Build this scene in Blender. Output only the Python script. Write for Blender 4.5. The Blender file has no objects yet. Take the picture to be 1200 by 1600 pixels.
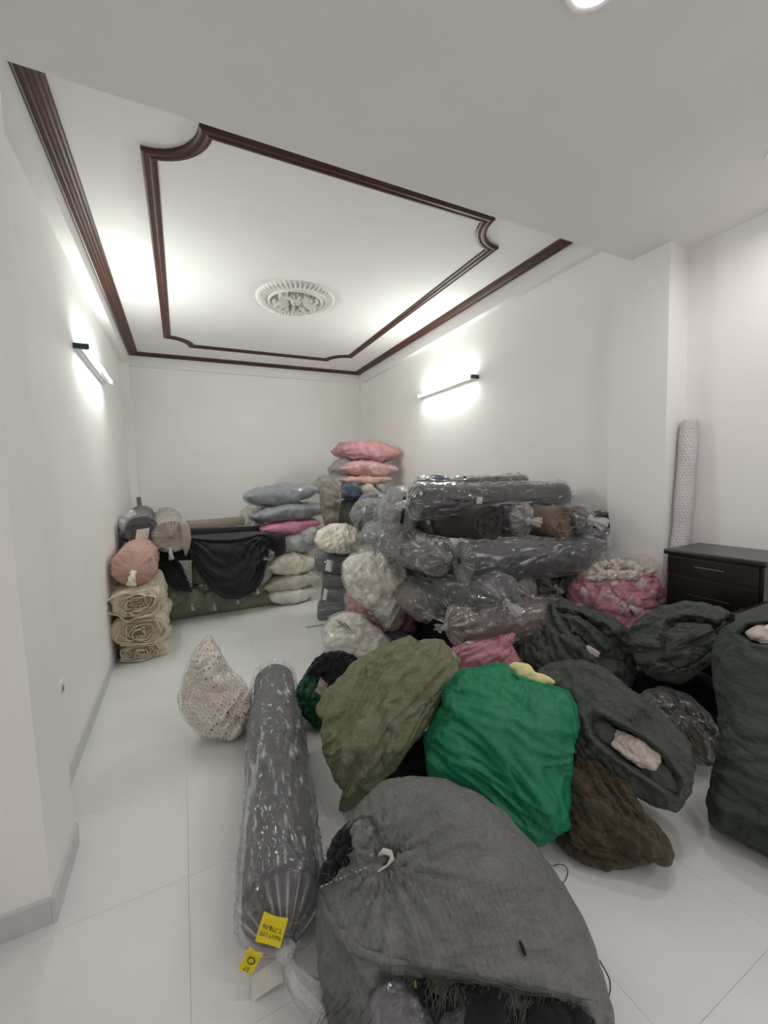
import bpy, math
import numpy as np
from mathutils import Matrix, Vector
C = bpy.context
SC = C.scene
COL = SC.collection
PI = math.pi

# ------------------------------------------------------------------ camera
FPX = 640.48                      # focal length in pixels of the 1200x1600 frame
def cam_basis(yaw, pitch, roll):
    cy, sy = math.cos(yaw), math.sin(yaw); cp, sp = math.cos(pitch), math.sin(pitch)
    cr, sr = math.cos(roll), math.sin(roll)
    f = np.array([sy*cp, cy*cp, sp]); r0 = np.array([cy, -sy, 0.]); u0 = np.cross(r0, f)
    return cr*r0+sr*u0, -sr*r0+cr*u0, f
RT, UP, FW = cam_basis(math.radians(26.066), math.radians(-4.698), math.radians(-1.883))
EYE = np.array([0., 0., 1.6])
cam = bpy.data.cameras.new('camera'); cam_o = bpy.data.objects.new('camera', cam); COL.objects.link(cam_o)
cam.sensor_fit = 'HORIZONTAL'; cam.sensor_width = 36.0; cam.lens = FPX*36.0/1200.0
cam.clip_start = 0.02; cam.clip_end = 60
cam_o.matrix_world = Matrix([[RT[0], UP[0], -FW[0], EYE[0]], [RT[1], UP[1], -FW[1], EYE[1]],
                             [RT[2], UP[2], -FW[2], EYE[2]], [0, 0, 0, 1]])
SC.camera = cam_o

# ------------------------------------------------------------------ world, exposure, lamp powers
w = bpy.data.worlds.new('world'); SC.world = w; w.use_nodes = True
w.node_tree.nodes['Background'].inputs[0].default_value = (0.9, 0.92, 1.0, 1)
w.node_tree.nodes['Background'].inputs[1].default_value = 0.05
SC.view_settings.view_transform = 'Standard'; SC.view_settings.look = 'None'
SC.view_settings.gamma = 1.0; SC.view_settings.use_curve_mapping = False
SC.view_settings.exposure = 0.36
TUBE_EMIT = 128.0                  # tube lamps of the back room
TUBE_COL = (0.97, 1.0, 0.95)
DOWN_POWER = 4.1                 # ceiling lamps of the front room
DOWN_COL = (1.0, 0.93, 0.95)
SC.cycles.transparent_max_bounces = 32
SC.cycles.max_bounces = 14; SC.cycles.diffuse_bounces = 10
SC.cycles.sample_clamp_indirect = 6.0
SC.cycles.use_denoising = True

# ------------------------------------------------------------------ room numbers (metres)
XL, XP = -0.655, -0.533           # back room left wall, face of the left pilaster
YP1, YP2 = 1.82, 2.185
XC, YC1, YC2 = 3.01, 1.70, 2.13   # column on the right
XR, XR2 = 3.069, 3.232            # right wall behind / in front of the column
YB = 6.99
ZN, ZB, ZC = 3.104, 3.314, 3.49   # near ceiling, beam underside, coffer ceiling
YE = 1.968                        # edge of the near ceiling
YBACK = -3.6
XLN = -0.78                       # near left wall

# ------------------------------------------------------------------ helpers
def ray(px, py):
    return RT*((px-600)/FPX) + UP*(-(py-800)/FPX) + FW
def at(px, py, Y):
    d = ray(px, py); return EYE + d*(Y/d[1])
def onz(px, py, z=0.):
    d = ray(px, py); return EYE + d*((z-EYE[2])/d[2])
def atx(px, py, X):
    d = ray(px, py); return EYE + d*(X/d[0])
def depth(p): return float((np.asarray(p)-EYE) @ FW)
def mpp(p): return depth(p)/FPX     # metres per pixel at p
def nrm(v): v = np.asarray(v, float); return v/np.linalg.norm(v)

def waves(P, f, seed, n=14):
    r = np.random.RandomState(seed); k = r.normal(size=(3, n)); k /= np.linalg.norm(k, axis=0)
    k *= f*(0.6+0.8*r.rand(n)); ph = r.rand(n)*2*PI
    return np.sin(P @ k*2*PI+ph).sum(-1)*(1.4/n**.5)/1.4
def fbm(P, f, seed, o=4, g=0.5):
    s = 0.; a = 1.
    for i in range(o): s = s+a*waves(P, f*2**i, seed*31+i*7); a *= g
    return s
def ridge(P, f, seed, o=2, warp=0.35):
    Q = P + warp/f*np.stack([waves(P, f*.6, seed+91), waves(P, f*.6, seed+92), waves(P, f*.6, seed+93)], -1)
    s = 0.; a = 1.
    for i in range(o):
        s = s+a*(1-np.minimum(1, np.abs(waves(Q, f*1.9**i, seed+i*17, 8))*1.1))**1.6; a *= .55
    return s

def mesh(name, V, F, mat=None, smooth=True, F3=None, mats=None, midx=None):
    V = np.asarray(V, np.float64).reshape(-1, 3)
    F = np.asarray(F, np.int32).reshape(-1, 4) if F is not None and len(F) else np.zeros((0, 4), np.int32)
    T = np.asarray(F3, np.int32).reshape(-1, 3) if F3 is not None and len(F3) else np.zeros((0, 3), np.int32)
    me = bpy.data.meshes.new(name)
    me.vertices.add(len(V)); me.vertices.foreach_set('co', V.ravel())
    li = np.r_[F.ravel(), T.ravel()]
    me.loops.add(len(li)); me.loops.foreach_set('vertex_index', li)
    n = len(F)+len(T); me.polygons.add(n)
    tot = np.r_[np.full(len(F), 4), np.full(len(T), 3)]
    me.polygons.foreach_set('loop_start', (np.cumsum(tot)-tot).astype(np.int32))
    me.polygons.foreach_set('loop_total', tot.astype(np.int32))
    if midx is not None: me.polygons.foreach_set('material_index', np.asarray(midx, np.int32))
    me.update(calc_edges=True); me.validate()
    me.polygons.foreach_set('use_smooth', np.full(len(me.polygons), bool(smooth)))
    for m in (mats or ([mat] if mat else [])): me.materials.append(m)
    return me

class Thing:
    """a thing: parts are collected in world space, then built with the origin at base"""
    def __init__(s, name, label, cat, group=None):
        s.name, s.label, s.cat, s.group, s.parts = name, label, cat, group, []
    def add(s, name, V, F, mat, smooth=True, F3=None, label=None, under=None, kind=None):
        s.parts.append(dict(name=name, V=np.asarray(V, float).reshape(-1, 3), F=F, mat=mat, smooth=smooth, F3=F3,
                            label=label, under=under, kind=kind)); return len(s.parts)-1
    def build(s, base=None, texts=()):
        A = np.concatenate([p['V'] for p in s.parts])
        if base is None:
            lo, hi = A.min(0), A.max(0); base = np.array([(lo[0]+hi[0])/2, (lo[1]+hi[1])/2, lo[2]])
        base = np.asarray(base, float)
        if len(s.parts) == 1:
            p = s.parts[0]; root = bpy.data.objects.new(s.name, mesh(s.name, p['V']-base, p['F'], p['mat'], p['smooth'], p['F3']))
            COL.objects.link(root)
        else:
            root = bpy.data.objects.new(s.name, None); root.empty_display_size = .05; COL.objects.link(root)
            obs = []
            for p in s.parts:
                o = bpy.data.objects.new(p['name'], mesh(p['name'], p['V']-base, p['F'], p['mat'], p['smooth'], p['F3']))
                COL.objects.link(o); obs.append(o)
                o.parent = root if p['under'] is None else obs[p['under']]
                if p['label']: o['label'] = p['label']
                if p['kind']: o['kind'] = p['kind']
        for o_, p_ in zip(([root] if len(s.parts) == 1 else obs), s.parts):
            if 'uv' in p_: add_uv(o_.data, p_['uv'])
            if 'milk' in p_: a_ = o_.data.attributes.new('milk', 'FLOAT', 'POINT'); a_.data.foreach_set('value', np.asarray(p_['milk'], np.float32).ravel())
        for under, body, P_, u_, v_, h_, m_ in texts:
            u_ = nrm(u_); n_ = nrm(np.cross(u_, v_)); v_ = np.cross(n_, u_)
            cu = bpy.data.curves.new('lettering', 'FONT'); cu.body = body; cu.size = h_; cu.align_x = 'CENTER'; cu.align_y = 'CENTER'; cu.extrude = .0002; cu.resolution_u = 2; cu.materials.append(m_)
            tmp = bpy.data.objects.new('lettering_curve', cu); me_ = bpy.data.meshes.new_from_object(tmp); bpy.data.objects.remove(tmp); bpy.data.curves.remove(cu); me_.name = 'lettering'
            o_ = bpy.data.objects.new('lettering', me_); COL.objects.link(o_); o_.parent = obs[under]; o_['kind'] = 'stuff'; q_ = np.asarray(P_)-base
            o_.matrix_local = Matrix([[u_[0], v_[0], n_[0], q_[0]], [u_[1], v_[1], n_[1], q_[1]], [u_[2], v_[2], n_[2], q_[2]], [0, 0, 0, 1]])
        root.location = base
        root['label'] = s.label; root['category'] = s.cat
        if s.group: root['group'] = s.group
        return root

def gridF(nv, nu, closed=False, off=0):
    i = np.arange(nv-1)[:, None]; j = np.arange(nu if closed else nu-1)[None, :]; j2 = (j+1) % nu
    return (np.stack([i*nu+j, i*nu+j2, (i+1)*nu+j2, (i+1)*nu+j], -1).reshape(-1, 4)+off)
BOXF = np.array([[0, 3, 2, 1], [4, 5, 6, 7], [0, 1, 5, 4], [1, 2, 6, 5], [2, 3, 7, 6], [3, 0, 4, 7]])
def box(x0, x1, y0, y1, z0, z1):
    return np.array([[x0, y0, z0], [x1, y0, z0], [x1, y1, z0], [x0, y1, z0], [x0, y0, z1], [x1, y0, z1], [x1, y1, z1], [x0, y1, z1]], float)
def join(parts):
    V, F, o = [], [], 0
    for v, f in parts: V.append(np.asarray(v).reshape(-1, 3)); F.append(np.asarray(f)+o); o += len(V[-1])
    return np.concatenate(V), np.concatenate(F)
def boxes(L): return join([(box(*b), BOXF) for b in L])
def bbox(x0, x1, y0, y1, z0, z1, b=.004):
    """box with bevelled edges"""
    import bmesh
    bm = bmesh.new(); vs = [bm.verts.new(p) for p in box(x0, x1, y0, y1, z0, z1)]
    for f in BOXF: bm.faces.new([vs[i] for i in f])
    bmesh.ops.bevel(bm, geom=list(bm.edges), offset=b, segments=2, affect='EDGES', profile=.6)
    bm.verts.index_update(); V = np.array([v.co[:] for v in bm.verts]); Q, T = [], []
    for f in bm.faces:
        ix = [v.index for v in f.verts]
        if len(ix) == 4: Q.append(ix)
        else:
            for k in range(1, len(ix)-1): T.append([ix[0], ix[k], ix[k+1]])
    bm.free(); return V, np.array(Q), (np.array(T) if T else None)
def tube(P, rad, nu=8, closed_ends=True):
    P = np.asarray(P, float); n = len(P); rad = np.broadcast_to(rad, (n,))
    t = np.gradient(P, axis=0); t /= np.linalg.norm(t, axis=1)[:, None]+1e-12
    a = np.array([0, 0, 1.]) if abs(t[0][2]) < .9 else np.array([1., 0, 0]); V = []
    for k in range(n):
        b = nrm(np.cross(t[k], a)); a = np.cross(b, t[k])
        th = np.arange(nu)/nu*2*PI
        V.append(P[k]+rad[k]*(np.cos(th)[:, None]*b+np.sin(th)[:, None]*a))
    V = np.concatenate(V); F = gridF(n, nu, True)
    if closed_ends:
        V = np.r_[V, P[:1], P[-1:]]; j = np.arange(nu); j2 = (j+1) % nu
        T = np.r_[np.stack([np.full(nu, n*nu), j2, j], -1), np.stack([np.full(nu, n*nu+1), (n-1)*nu+j, (n-1)*nu+j2], -1)]
        return V, F, T
    return V, F, None
def structure(name, V, F, mat, smooth=False, F3=None, parent=None):
    o = bpy.data.objects.new(name, mesh(name, V, F, mat, smooth, F3)); COL.objects.link(o)
    if parent is None: o['kind'] = 'structure'
    else: o.parent = parent
    return o

# ------------------------------------------------------------------ materials
def srgb(c):
    c = np.asarray(c, float)/255.
    return tuple(np.where(c <= .04045, c/12.92, ((c+.055)/1.055)**2.4))+(1.,)
MATS = {}
class NT:
    def __init__(s, name):
        s.m = bpy.data.materials.new(name); s.m.use_nodes = True; s.n = s.m.node_tree.nodes; s.l = s.m.node_tree.links
        s.b = s.n['Principled BSDF']; s.out = s.n['Material Output']
    def new(s, t, **k):
        x = s.n.new(t)
        for a, v in k.items():
            if a.startswith('i_'): x.inputs[a[2:].replace('_', ' ')].default_value = v
            else: setattr(x, a, v)
        return x
    def link(s, a, b): s.l.new(a, b)
    def coords(s, scale=(1, 1, 1)):
        t = s.new('ShaderNodeTexCoord'); mp = s.new('ShaderNodeMapping'); mp.inputs['Scale'].default_value = scale
        s.link(t.outputs['Object'], mp.inputs['Vector']); return mp.outputs['Vector']
    def noise(s, vec, scale, detail=4, rough=.55, dist=0.):
        x = s.new('ShaderNodeTexNoise'); x.inputs['Scale'].default_value = scale; x.inputs['Detail'].default_value = detail
        x.inputs['Roughness'].default_value = rough; x.inputs['Distortion'].default_value = dist
        s.link(vec, x.inputs['Vector']); return x.outputs['Fac']
    def ramp(s, fac, stops):
        x = s.new('ShaderNodeValToRGB'); e = x.color_ramp.elements
        while len(e) < len(stops): e.new(.5)
        for el, (p, c) in zip(e, stops): el.position = p; el.color = c if len(c) == 4 else tuple(c)+(1,)
        s.link(fac, x.inputs['Fac']); return x.outputs['Color']
    def math(s, op, a, b=None):
        x = s.new('ShaderNodeMath', operation=op)
        for i, v in enumerate((a, b)):
            if v is None: continue
            if isinstance(v, (int, float)): x.inputs[i].default_value = v
            else: s.link(v, x.inputs[i])
        return x.outputs[0]
    def bump(s, h, strength, dist=.01, prev=None):
        x = s.new('ShaderNodeBump'); x.inputs['Strength'].default_value = strength; x.inputs['Distance'].default_value = dist
        s.link(h, x.inputs['Height'])
        if prev is not None: s.link(prev, x.inputs['Normal'])
        return x.outputs['Normal']
def mul(c, k): return tuple(min(1., x*k) for x in c[:3])+(1.,)

def m_paint(name, c, rough=.62, bump=.06, scale=40):
    t = NT(name); v = t.coords(); n = t.noise(v, scale, 5); n2 = t.noise(v, 1.7, 3)
    t.link(t.ramp(n2, [(.35, mul(c, .965)), (.65, c)]), t.b.inputs['Base Color'])
    t.b.inputs['Roughness'].default_value = rough; t.b.inputs['Specular IOR Level'].default_value = .3
    t.link(t.bump(n, bump, .004), t.b.inputs['Normal']); return t.m
def m_cloth(name, c, rough=.9, bump=.35, scale=60, var=.16, sheen=.15):
    if name in MATS: return MATS[name]
    t = NT(name); v = t.coords(); n = t.noise(v, 5, 5, .6); f = t.noise(v, scale, 6, .65, .4)
    t.link(t.ramp(n, [(.3, mul(c, 1-var)), (.7, mul(c, 1+var*.6))]), t.b.inputs['Base Color'])
    t.b.inputs['Roughness'].default_value = rough; t.b.inputs['Specular IOR Level'].default_value = .2
    t.b.inputs['Sheen Weight'].default_value = sheen; t.b.inputs['Sheen Roughness'].default_value = .6
    t.link(t.bump(f, bump, .006), t.b.inputs['Normal']); MATS[name] = t.m; return t.m
def m_woven(name, c, rough=.62, weave=260., wb=.30, var=.2, streak=.5):
    """woven plastic tape sacking: fine crossing threads, slightly shiny"""
    t = NT(name); v = t.coords()
    w1 = t.new('ShaderNodeTexWave', wave_type='BANDS', bands_direction='Z'); w1.inputs['Scale'].default_value = weave/20; w1.inputs['Distortion'].default_value = 1.2; w1.inputs['Detail Scale'].default_value = 1.5
    w2 = t.new('ShaderNodeTexWave', wave_type='BANDS', bands_direction='X'); w2.inputs['Scale'].default_value = weave/16; w2.inputs['Distortion'].default_value = 1.2; w2.inputs['Detail Scale'].default_value = 1.5
    t.link(v, w1.inputs['Vector']); t.link(v, w2.inputs['Vector'])
    h = t.math('ADD', w1.outputs['Fac'], w2.outputs['Fac'])
    st = t.noise(t.coords((3, 3, 60)), 2.2, 4, .6); st2 = t.noise(t.coords((50, 50, 3)), 1.6, 3, .6)
    mix = t.math('ADD', t.math('MULTIPLY', st, streak), t.math('MULTIPLY', st2, 1-streak)); big = t.noise(v, 3.5, 5, .6); spk = t.noise(v, 150, 3, .7)
    fac = t.math('ADD', t.math('ADD', t.math('MULTIPLY', mix, .4), t.math('MULTIPLY', big, .25)), t.math('MULTIPLY', spk, .35))
    t.link(t.ramp(fac, [(.36, mul(c, 1-var)), (.62, mul(c, 1+var*.7))]), t.b.inputs['Base Color'])
    t.b.inputs['Roughness'].default_value = rough; t.b.inputs['Specular IOR Level'].default_value = .35
    cr = t.noise(v, 26, 6, .6, .6)
    n1 = t.bump(cr, .30, .012); t.link(t.bump(h, wb, .0015, n1), t.b.inputs['Normal']); return t.m
def m_bagged(name, c, var=.2, coat=.8, crinkle=9., cstr=.55, haze=.12, c2=None, rough=.85):
    """stuffing pressed against a clear plastic bag: cloth below, shiny crinkled film as a coat"""
    t = NT(name); v = t.coords(); n = t.noise(v, 7, 6, .62, .8)
    white = tuple(np.array(c[:3])*(1-haze)+np.array([.75, .75, .74])*haze)+(1.,)
    t.link(t.ramp(n, [(.32, mul(white, 1-var)), (.5, white), (.68, c2 or mul(white, 1+var*.8))]), t.b.inputs['Base Color'])
    t.b.inputs['Roughness'].default_value = rough
    t.b.inputs['Coat Weight'].default_value = coat; t.b.inputs['Coat Roughness'].default_value = .2; t.b.inputs['Coat IOR'].default_value = 1.5
    a = t.noise(v, crinkle, 3, .5, 1.2); r = t.math('ABSOLUTE', t.math('SUBTRACT', a, .5)); r2 = t.math('POWER', r, .6)
    a3 = t.noise(v, crinkle*2.7, 2, .5, 1.); r3 = t.math('POWER', t.math('ABSOLUTE', t.math('SUBTRACT', a3, .5)), .6); hh = t.math('ADD', r2, t.math('MULTIPLY', r3, .4))
    nb = t.bump(hh, cstr, .05); t.link(nb, t.b.inputs['Coat Normal'])
    f = t.noise(v, 16, 4, .5, .8); t.link(t.bump(f, .30, .02), t.b.inputs['Normal']); return t.m
def m_film(name, haze=.16, tint=(.80, .81, .82), crinkle=8., cstr=.5, rough=.14, edge=.35, stretch=(1, 1, 1)):
    """thin clear polythene: mostly see-through, milky at grazing angles, sharp glints"""
    t = NT(name); v = t.coords(stretch)
    a = t.noise(v, crinkle, 3, .5, 1.4); r = t.math('ABSOLUTE', t.math('SUBTRACT', a, .5)); r = t.math('POWER', r, .55)
    a2 = t.noise(v, crinkle*3.1, 2, .5, .8); h = t.math('ADD', r, t.math('MULTIPLY', a2, .25))
    nb = t.bump(h, cstr*.35, .02)
    df = t.new('ShaderNodeBsdfDiffuse'); df.inputs['Color'].default_value = tint+(1.,); t.link(nb, df.inputs['Normal'])
    tl = t.new('ShaderNodeBsdfTranslucent'); tl.inputs['Color'].default_value = tint+(1.,)
    dd = t.new('ShaderNodeMixShader'); dd.inputs[0].default_value = .25; t.link(df.outputs[0], dd.inputs[1]); t.link(tl.outputs[0], dd.inputs[2])
    gl = t.new('ShaderNodeBsdfGlossy'); gl.inputs['Roughness'].default_value = rough; gl.inputs['Color'].default_value = (.95, .95, .95, 1); t.link(nb, gl.inputs['Normal'])
    tr = t.new('ShaderNodeBsdfTransparent'); tr.inputs['Color'].default_value = (.975, .975, .975, 1)
    lw = t.new('ShaderNodeLayerWeight'); lw.inputs['Blend'].default_value = .3
    # creases (narrow valleys of the crinkle noise) are doubled film and milkier
    cre = t.new('ShaderNodeMapRange'); cre.inputs['From Min'].default_value = .0; cre.inputs['From Max'].default_value = .022
    cre.inputs['To Min'].default_value = .34; cre.inputs['To Max'].default_value = 0.; t.link(t.math('ABSOLUTE', t.math('SUBTRACT', a, .5)), cre.inputs['Value'])
    big = t.noise(v, 2.3, 3); bigr = t.math('MULTIPLY', t.math('SUBTRACT', big, .25), haze*2)
    at_ = t.new('ShaderNodeAttribute', attribute_name='milk')      # gathered or doubled film, per vertex
    f1 = t.math('ADD', t.math('ADD', t.math('MULTIPLY', lw.outputs['Facing'], edge*.5), t.math('MULTIPLY', at_.outputs['Fac'], .72)), t.math('MAXIMUM', bigr, haze*.4)); f2 = t.math('ADD', f1, t.math('MULTIPLY', cre.outputs[0], .5))
    mx = t.new('ShaderNodeMixShader'); t.link(f2, mx.inputs[0]); t.link(tr.outputs[0], mx.inputs[1]); t.link(dd.outputs[0], mx.inputs[2])
    l2 = t.new('ShaderNodeLayerWeight'); l2.inputs['Blend'].default_value = .5; t.link(nb, l2.inputs['Normal'])
    fr = t.math('ADD', t.math('MULTIPLY', t.math('POWER', l2.outputs['Facing'], 5.), .75), .055)
    m2 = t.new('ShaderNodeMixShader'); t.link(fr, m2.inputs[0]); t.link(mx.outputs[0], m2.inputs[1]); t.link(gl.outputs[0], m2.inputs[2])
    t.link(m2.outputs[0], t.out.inputs['Surface']); s_ = t.b; t.n.remove(s_); return t.m
def m_plain(name, c, rough=.5, metal=0., spec=.5):
    if name in MATS: return MATS[name]
    t = NT(name); v = t.coords(); n = t.noise(v, 14, 4)
    t.link(t.ramp(n, [(.3, mul(c, .93)), (.7, mul(c, 1.04))]), t.b.inputs['Base Color'])
    t.b.inputs['Roughness'].default_value = rough; t.b.inputs['Metallic'].default_value = metal; t.b.inputs['Specular IOR Level'].default_value = spec
    MATS[name] = t.m; return t.m
def m_wood(name, c, rough=.4, scale=(1, 1, 1), coat=.3):
    t = NT(name); v = t.coords(scale); n = t.noise(v, 9, 6, .65, .6); n2 = t.noise(v, 60, 3, .5)
    f = t.math('ADD', t.math('MULTIPLY', n, .75), t.math('MULTIPLY', n2, .25))
    t.link(t.ramp(f, [(.36, mul(c, .55)), (.6, c), (.75, mul(c, 1.5))]), t.b.inputs['Base Color'])
    t.b.inputs['Roughness'].default_value = rough; t.b.inputs['Coat Weight'].default_value = coat; t.b.inputs['Coat Roughness'].default_value = .25
    t.link(t.bump(f, .12, .003), t.b.inputs['Normal']); return t.m
def m_emit(name, c, s):
    t = NT(name); e = t.new('ShaderNodeEmission'); e.inputs[0].default_value = tuple(c)+(1,); e.inputs[1].default_value = s
    t.link(e.outputs[0], t.out.inputs['Surface']); return t.m

# ================================================================== the room
M_wall = m_paint('wall_paint', (.905, .898, .88, 1), .7, .05, 60)
M_ceil = m_paint('ceiling_paint', (.895, .89, .875, 1), .75, .03, 60)
M_wood = m_wood('dark_moulding_wood', srgb((78, 42, 33)), .5, (1, 1, 1), .08)
def floor_mat():
    t = NT('glazed_floor_tile'); v = t.coords(); n = t.noise(v, 2.2, 5, .6); n2 = t.noise(v, 90, 3)
    f = t.math('ADD', t.math('MULTIPLY', n, .8), t.math('MULTIPLY', n2, .2))
    c = (.74, .745, .74, 1); t.link(t.ramp(f, [(.35, mul(c, .95)), (.65, mul(c, 1.03))]), t.b.inputs['Base Color'])
    t.b.inputs['Roughness'].default_value = .36; t.b.inputs['Specular IOR Level'].default_value = .4
    t.link(t.bump(n2, .03, .002), t.b.inputs['Normal']); return t.m
M_tile = floor_mat(); M_grout = m_plain('grout', (.68, .685, .68, 1), .9)

V, F = boxes([(XLN-.3, XR2+.3, YBACK-.2, YB+.25, -.2, -.004)])
floor = structure('floor', V, F, M_grout)
tile_me = None
PX, PY = .60, .60
vq, fq, tq = bbox(.0004, PX-.0004, .0004, PY-.0004, -.008, 0, .0005)
tile_me = mesh('floor_tile', vq, fq, M_tile, False, tq)
for i in range(-2, 6):
    for j in range(-7, 11):
        x0, y0 = -.68+PX*i, 1.17+PY*j
        if x0 > XR2 or x0+PX < XLN-.25 or y0 > YB or y0+PY < YBACK: continue
        o = bpy.data.objects.new('tile', tile_me); COL.objects.link(o); o.parent = floor; o.location = (x0, y0, 0)

structure('wall_left', *boxes([(XL-.3, XL, YP1+.1, YB+.2, 0, 3.8)]), M_wall)
structure('wall_back', *boxes([(XL-.3, XR+.4, YB, YB+.2, 0, 3.8)]), M_wall)
structure('wall_right', *boxes([(XR, XR+.4, YC2-.1, YB+.2, 0, 3.8)]), M_wall)
structure('wall_left_front', *boxes([(XLN-.3, XLN, YBACK-.2, YP1+.1, 0, 3.4)]), M_wall)
structure('wall_right_front', *boxes([(XR2, XR2+.3, YBACK-.2, YC1+.1, 0, 3.4)]), M_wall)
structure('wall_front', *boxes([(XLN-.3, XR2+.3, YBACK-.2, YBACK, 0, 3.4)]), M_wall)
# pilaster on the left, column on the right, slim corner columns at the back
structure('trim_1', *boxes([(XL-.3, XP, YP1, YP2, 0, 3.5)]), M_wall)
structure('trim_2', *boxes([(XC, XR2+.3, YC1, YC2, 0, 3.5)]), M_wall)
structure('trim_3', *boxes([(XL, -.555, YB-.22, YB, 0, ZB+.1)]), M_wall)
structure('trim_4', *boxes([(2.985, XR, YB-.16, YB, 0, ZB+.1)]), M_wall)
# ceilings: low slab of the front room, coffer with beams around it
structure('ceiling_front', *boxes([(XLN-.3, XR2+.3, YBACK-.2, YE, ZN, ZC+.3)]), M_ceil)
structure('ceiling', *boxes([(XL-.3, XR+.4, YE, YB+.2, ZC, ZC+.3)]), M_ceil)
structure('beam_left', *boxes([(XL-.1, -.56, YE, YB, ZB, ZC+.05)]), M_ceil)
structure('beam_right', *boxes([(2.99, XR+.1, YE, YB, ZB, ZC+.05)]), M_ceil)
structure('beam_back', *boxes([(XL, XR, YB-.05, YB+.02, ZB-.0, ZC+.05)]), M_ceil)

# skirting tiles: butted lengths with a small rounded top, 10 cm high
M_skirt = m_plain('skirting_tile', (.60, .605, .60, 1), .4)
def skirting(name, p0, p1, nvec, h=.10, th=.013, piece=.6):
    p0, p1 = np.array(p0, float), np.array(p1, float); L = np.linalg.norm(p1-p0); d = (p1-p0)/L; n = np.array(tuple(nvec)+(0,), float)
    root = bpy.data.objects.new(name, None); COL.objects.link(root); root['kind'] = 'structure'; k = 0.
    while k < L-.01:
        e = min(L, k+piece); prof = [(0, 0), (th, 0), (th, h-.006), (th-.006, h), (0, h)]; V = []
        for s in (k+.0006, e-.0006):
            for a, z in prof: q = p0+d*s+n*a; V.append([q[0], q[1], z])
        F = [[i, (i+1) % 5, 5+(i+1) % 5, 5+i] for i in range(5)]; T = [[0, 2, 1], [0, 3, 2], [0, 4, 3], [5, 6, 7], [5, 7, 8], [5, 8, 9]]
        structure('skirting_piece', V, F, M_skirt, False, T, root); k = e
skirting('baseboard_left', (XL, YP2, 0), (XL, YB, 0), (1, 0))
skirting('baseboard_pilaster', (XP, YP1-.013, 0), (XP, YP2, 0), (1, 0))
skirting('baseboard_pilaster_front', (XLN, YP1, 0), (XP, YP1, 0), (0, -1))
skirting('baseboard_left_front', (XLN, YBACK, 0), (XLN, YP1-.013, 0), (1, 0))
skirting('baseboard_back', (XL, YB, 0), (XR, YB, 0), (0, -1))
skirting('baseboard_right', (XR, YC2, 0), (XR, YB, 0), (-1, 0))
skirting('baseboard_right_front', (XR2, YBACK, 0), (XR2, YC1, 0), (-1, 0))

# wooden crown moulding of the coffer and inner frame with scooped corners
def sweep(path, prof, closed=True):
    """path (n,2) in plan, profile rows of (inward offset, z)"""
    P = np.asarray(path, float); n = len(P); V = []
    for i in range(n):
        a, b = P[i-1] if (closed or i) else P[i], P[(i+1) % n] if (closed or i < n-1) else P[i]
        t1, t2 = P[i]-a, b-P[i]
        t1 = t1/np.linalg.norm(t1) if np.linalg.norm(t1) > 1e-9 else t2/np.linalg.norm(t2)
        t2 = t2/np.linalg.norm(t2) if np.linalg.norm(t2) > 1e-9 else t1
        n1, n2 = np.array([-t1[1], t1[0]]), np.array([-t2[1], t2[0]]); m = n1+n2; m = m/max(np.dot(m, n1), .35)
        for off, z in prof: q = P[i]+m*off; V.append([q[0], q[1], z])
    V = np.array(V); k = len(prof); F = []
    for i in range(n if closed else n-1):
        for j in range(k-1): F.append([i*k+j, ((i+1) % n)*k+j, ((i+1) % n)*k+j+1, i*k+j+1])
    return V, np.array(F)
def rect(x0, x1, y0, y1): return [(x0, y0), (x1, y0), (x1, y1), (x0, y1)]
zc = ZC
crown = [(0, zc), (0, zc-.030), (.018, zc-.036), (.024, zc-.030), (.034, zc-.030), (.044, zc-.024), (.060, zc-.026), (.068, zc-.020), (.082, zc-.020), (.090, zc-.012), (.104, zc-.012), (.108, zc)]
sides = dict(left=[(-.545, YB-.06), (-.545, YE+.02)], right=[(2.985, YE+.02), (2.985, YB-.06)], back=[(2.985, YB-.055), (-.545, YB-.055)])
def mitre(side):
    if side == 'left': x, ya, yb = -.545, YB-.055, YE+.01; return lambda o, e: (x+o, (ya-o) if e == 0 else yb)
    if side == 'right': x, ya, yb = 2.985, YE+.01, YB-.055; return lambda o, e: (x-o, ya if e == 0 else yb-o)
    y, xa, xb = YB-.055, 2.985, -.545; return lambda o, e: ((xa-o) if e == 0 else (xb+o), y-o)
crown_root = bpy.data.objects.new('trim_5', None); COL.objects.link(crown_root); crown_root['kind'] = 'structure'
for side in ('left', 'right', 'back'):
    f = mitre(side); V = [[*f(o, e), z] for e in (0, 1) for o, z in crown]; k = len(crown)
    structure('crown_moulding', V, [[j, k+j, k+j+1, j+1] for j in range(k-1)], M_wood, False, None, crown_root)
x0, x1, y0, y1, rs = -.085, 2.49, 2.47, 6.33, .29
path = []
def arc(cx, cy, a0, a1, n=12):
    for t in np.linspace(a0, a1, n): path.append((cx+rs*math.cos(t), cy+rs*math.sin(t)))
arc(x0, y0, PI/2, 0); arc(x1, y0, PI, PI/2); arc(x1, y1, 3*PI/2, PI); arc(x0, y1, 0, -PI/2)
inner = [(0, zc), (.0, zc-.020), (.012, zc-.026), (.022, zc-.020), (.040, zc-.018), (.050, zc-.024), (.060, zc-.016), (.078, zc-.012), (.080, zc)]
V, F = sweep(path, inner); structure('trim_6', V, F, M_wood)

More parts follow.
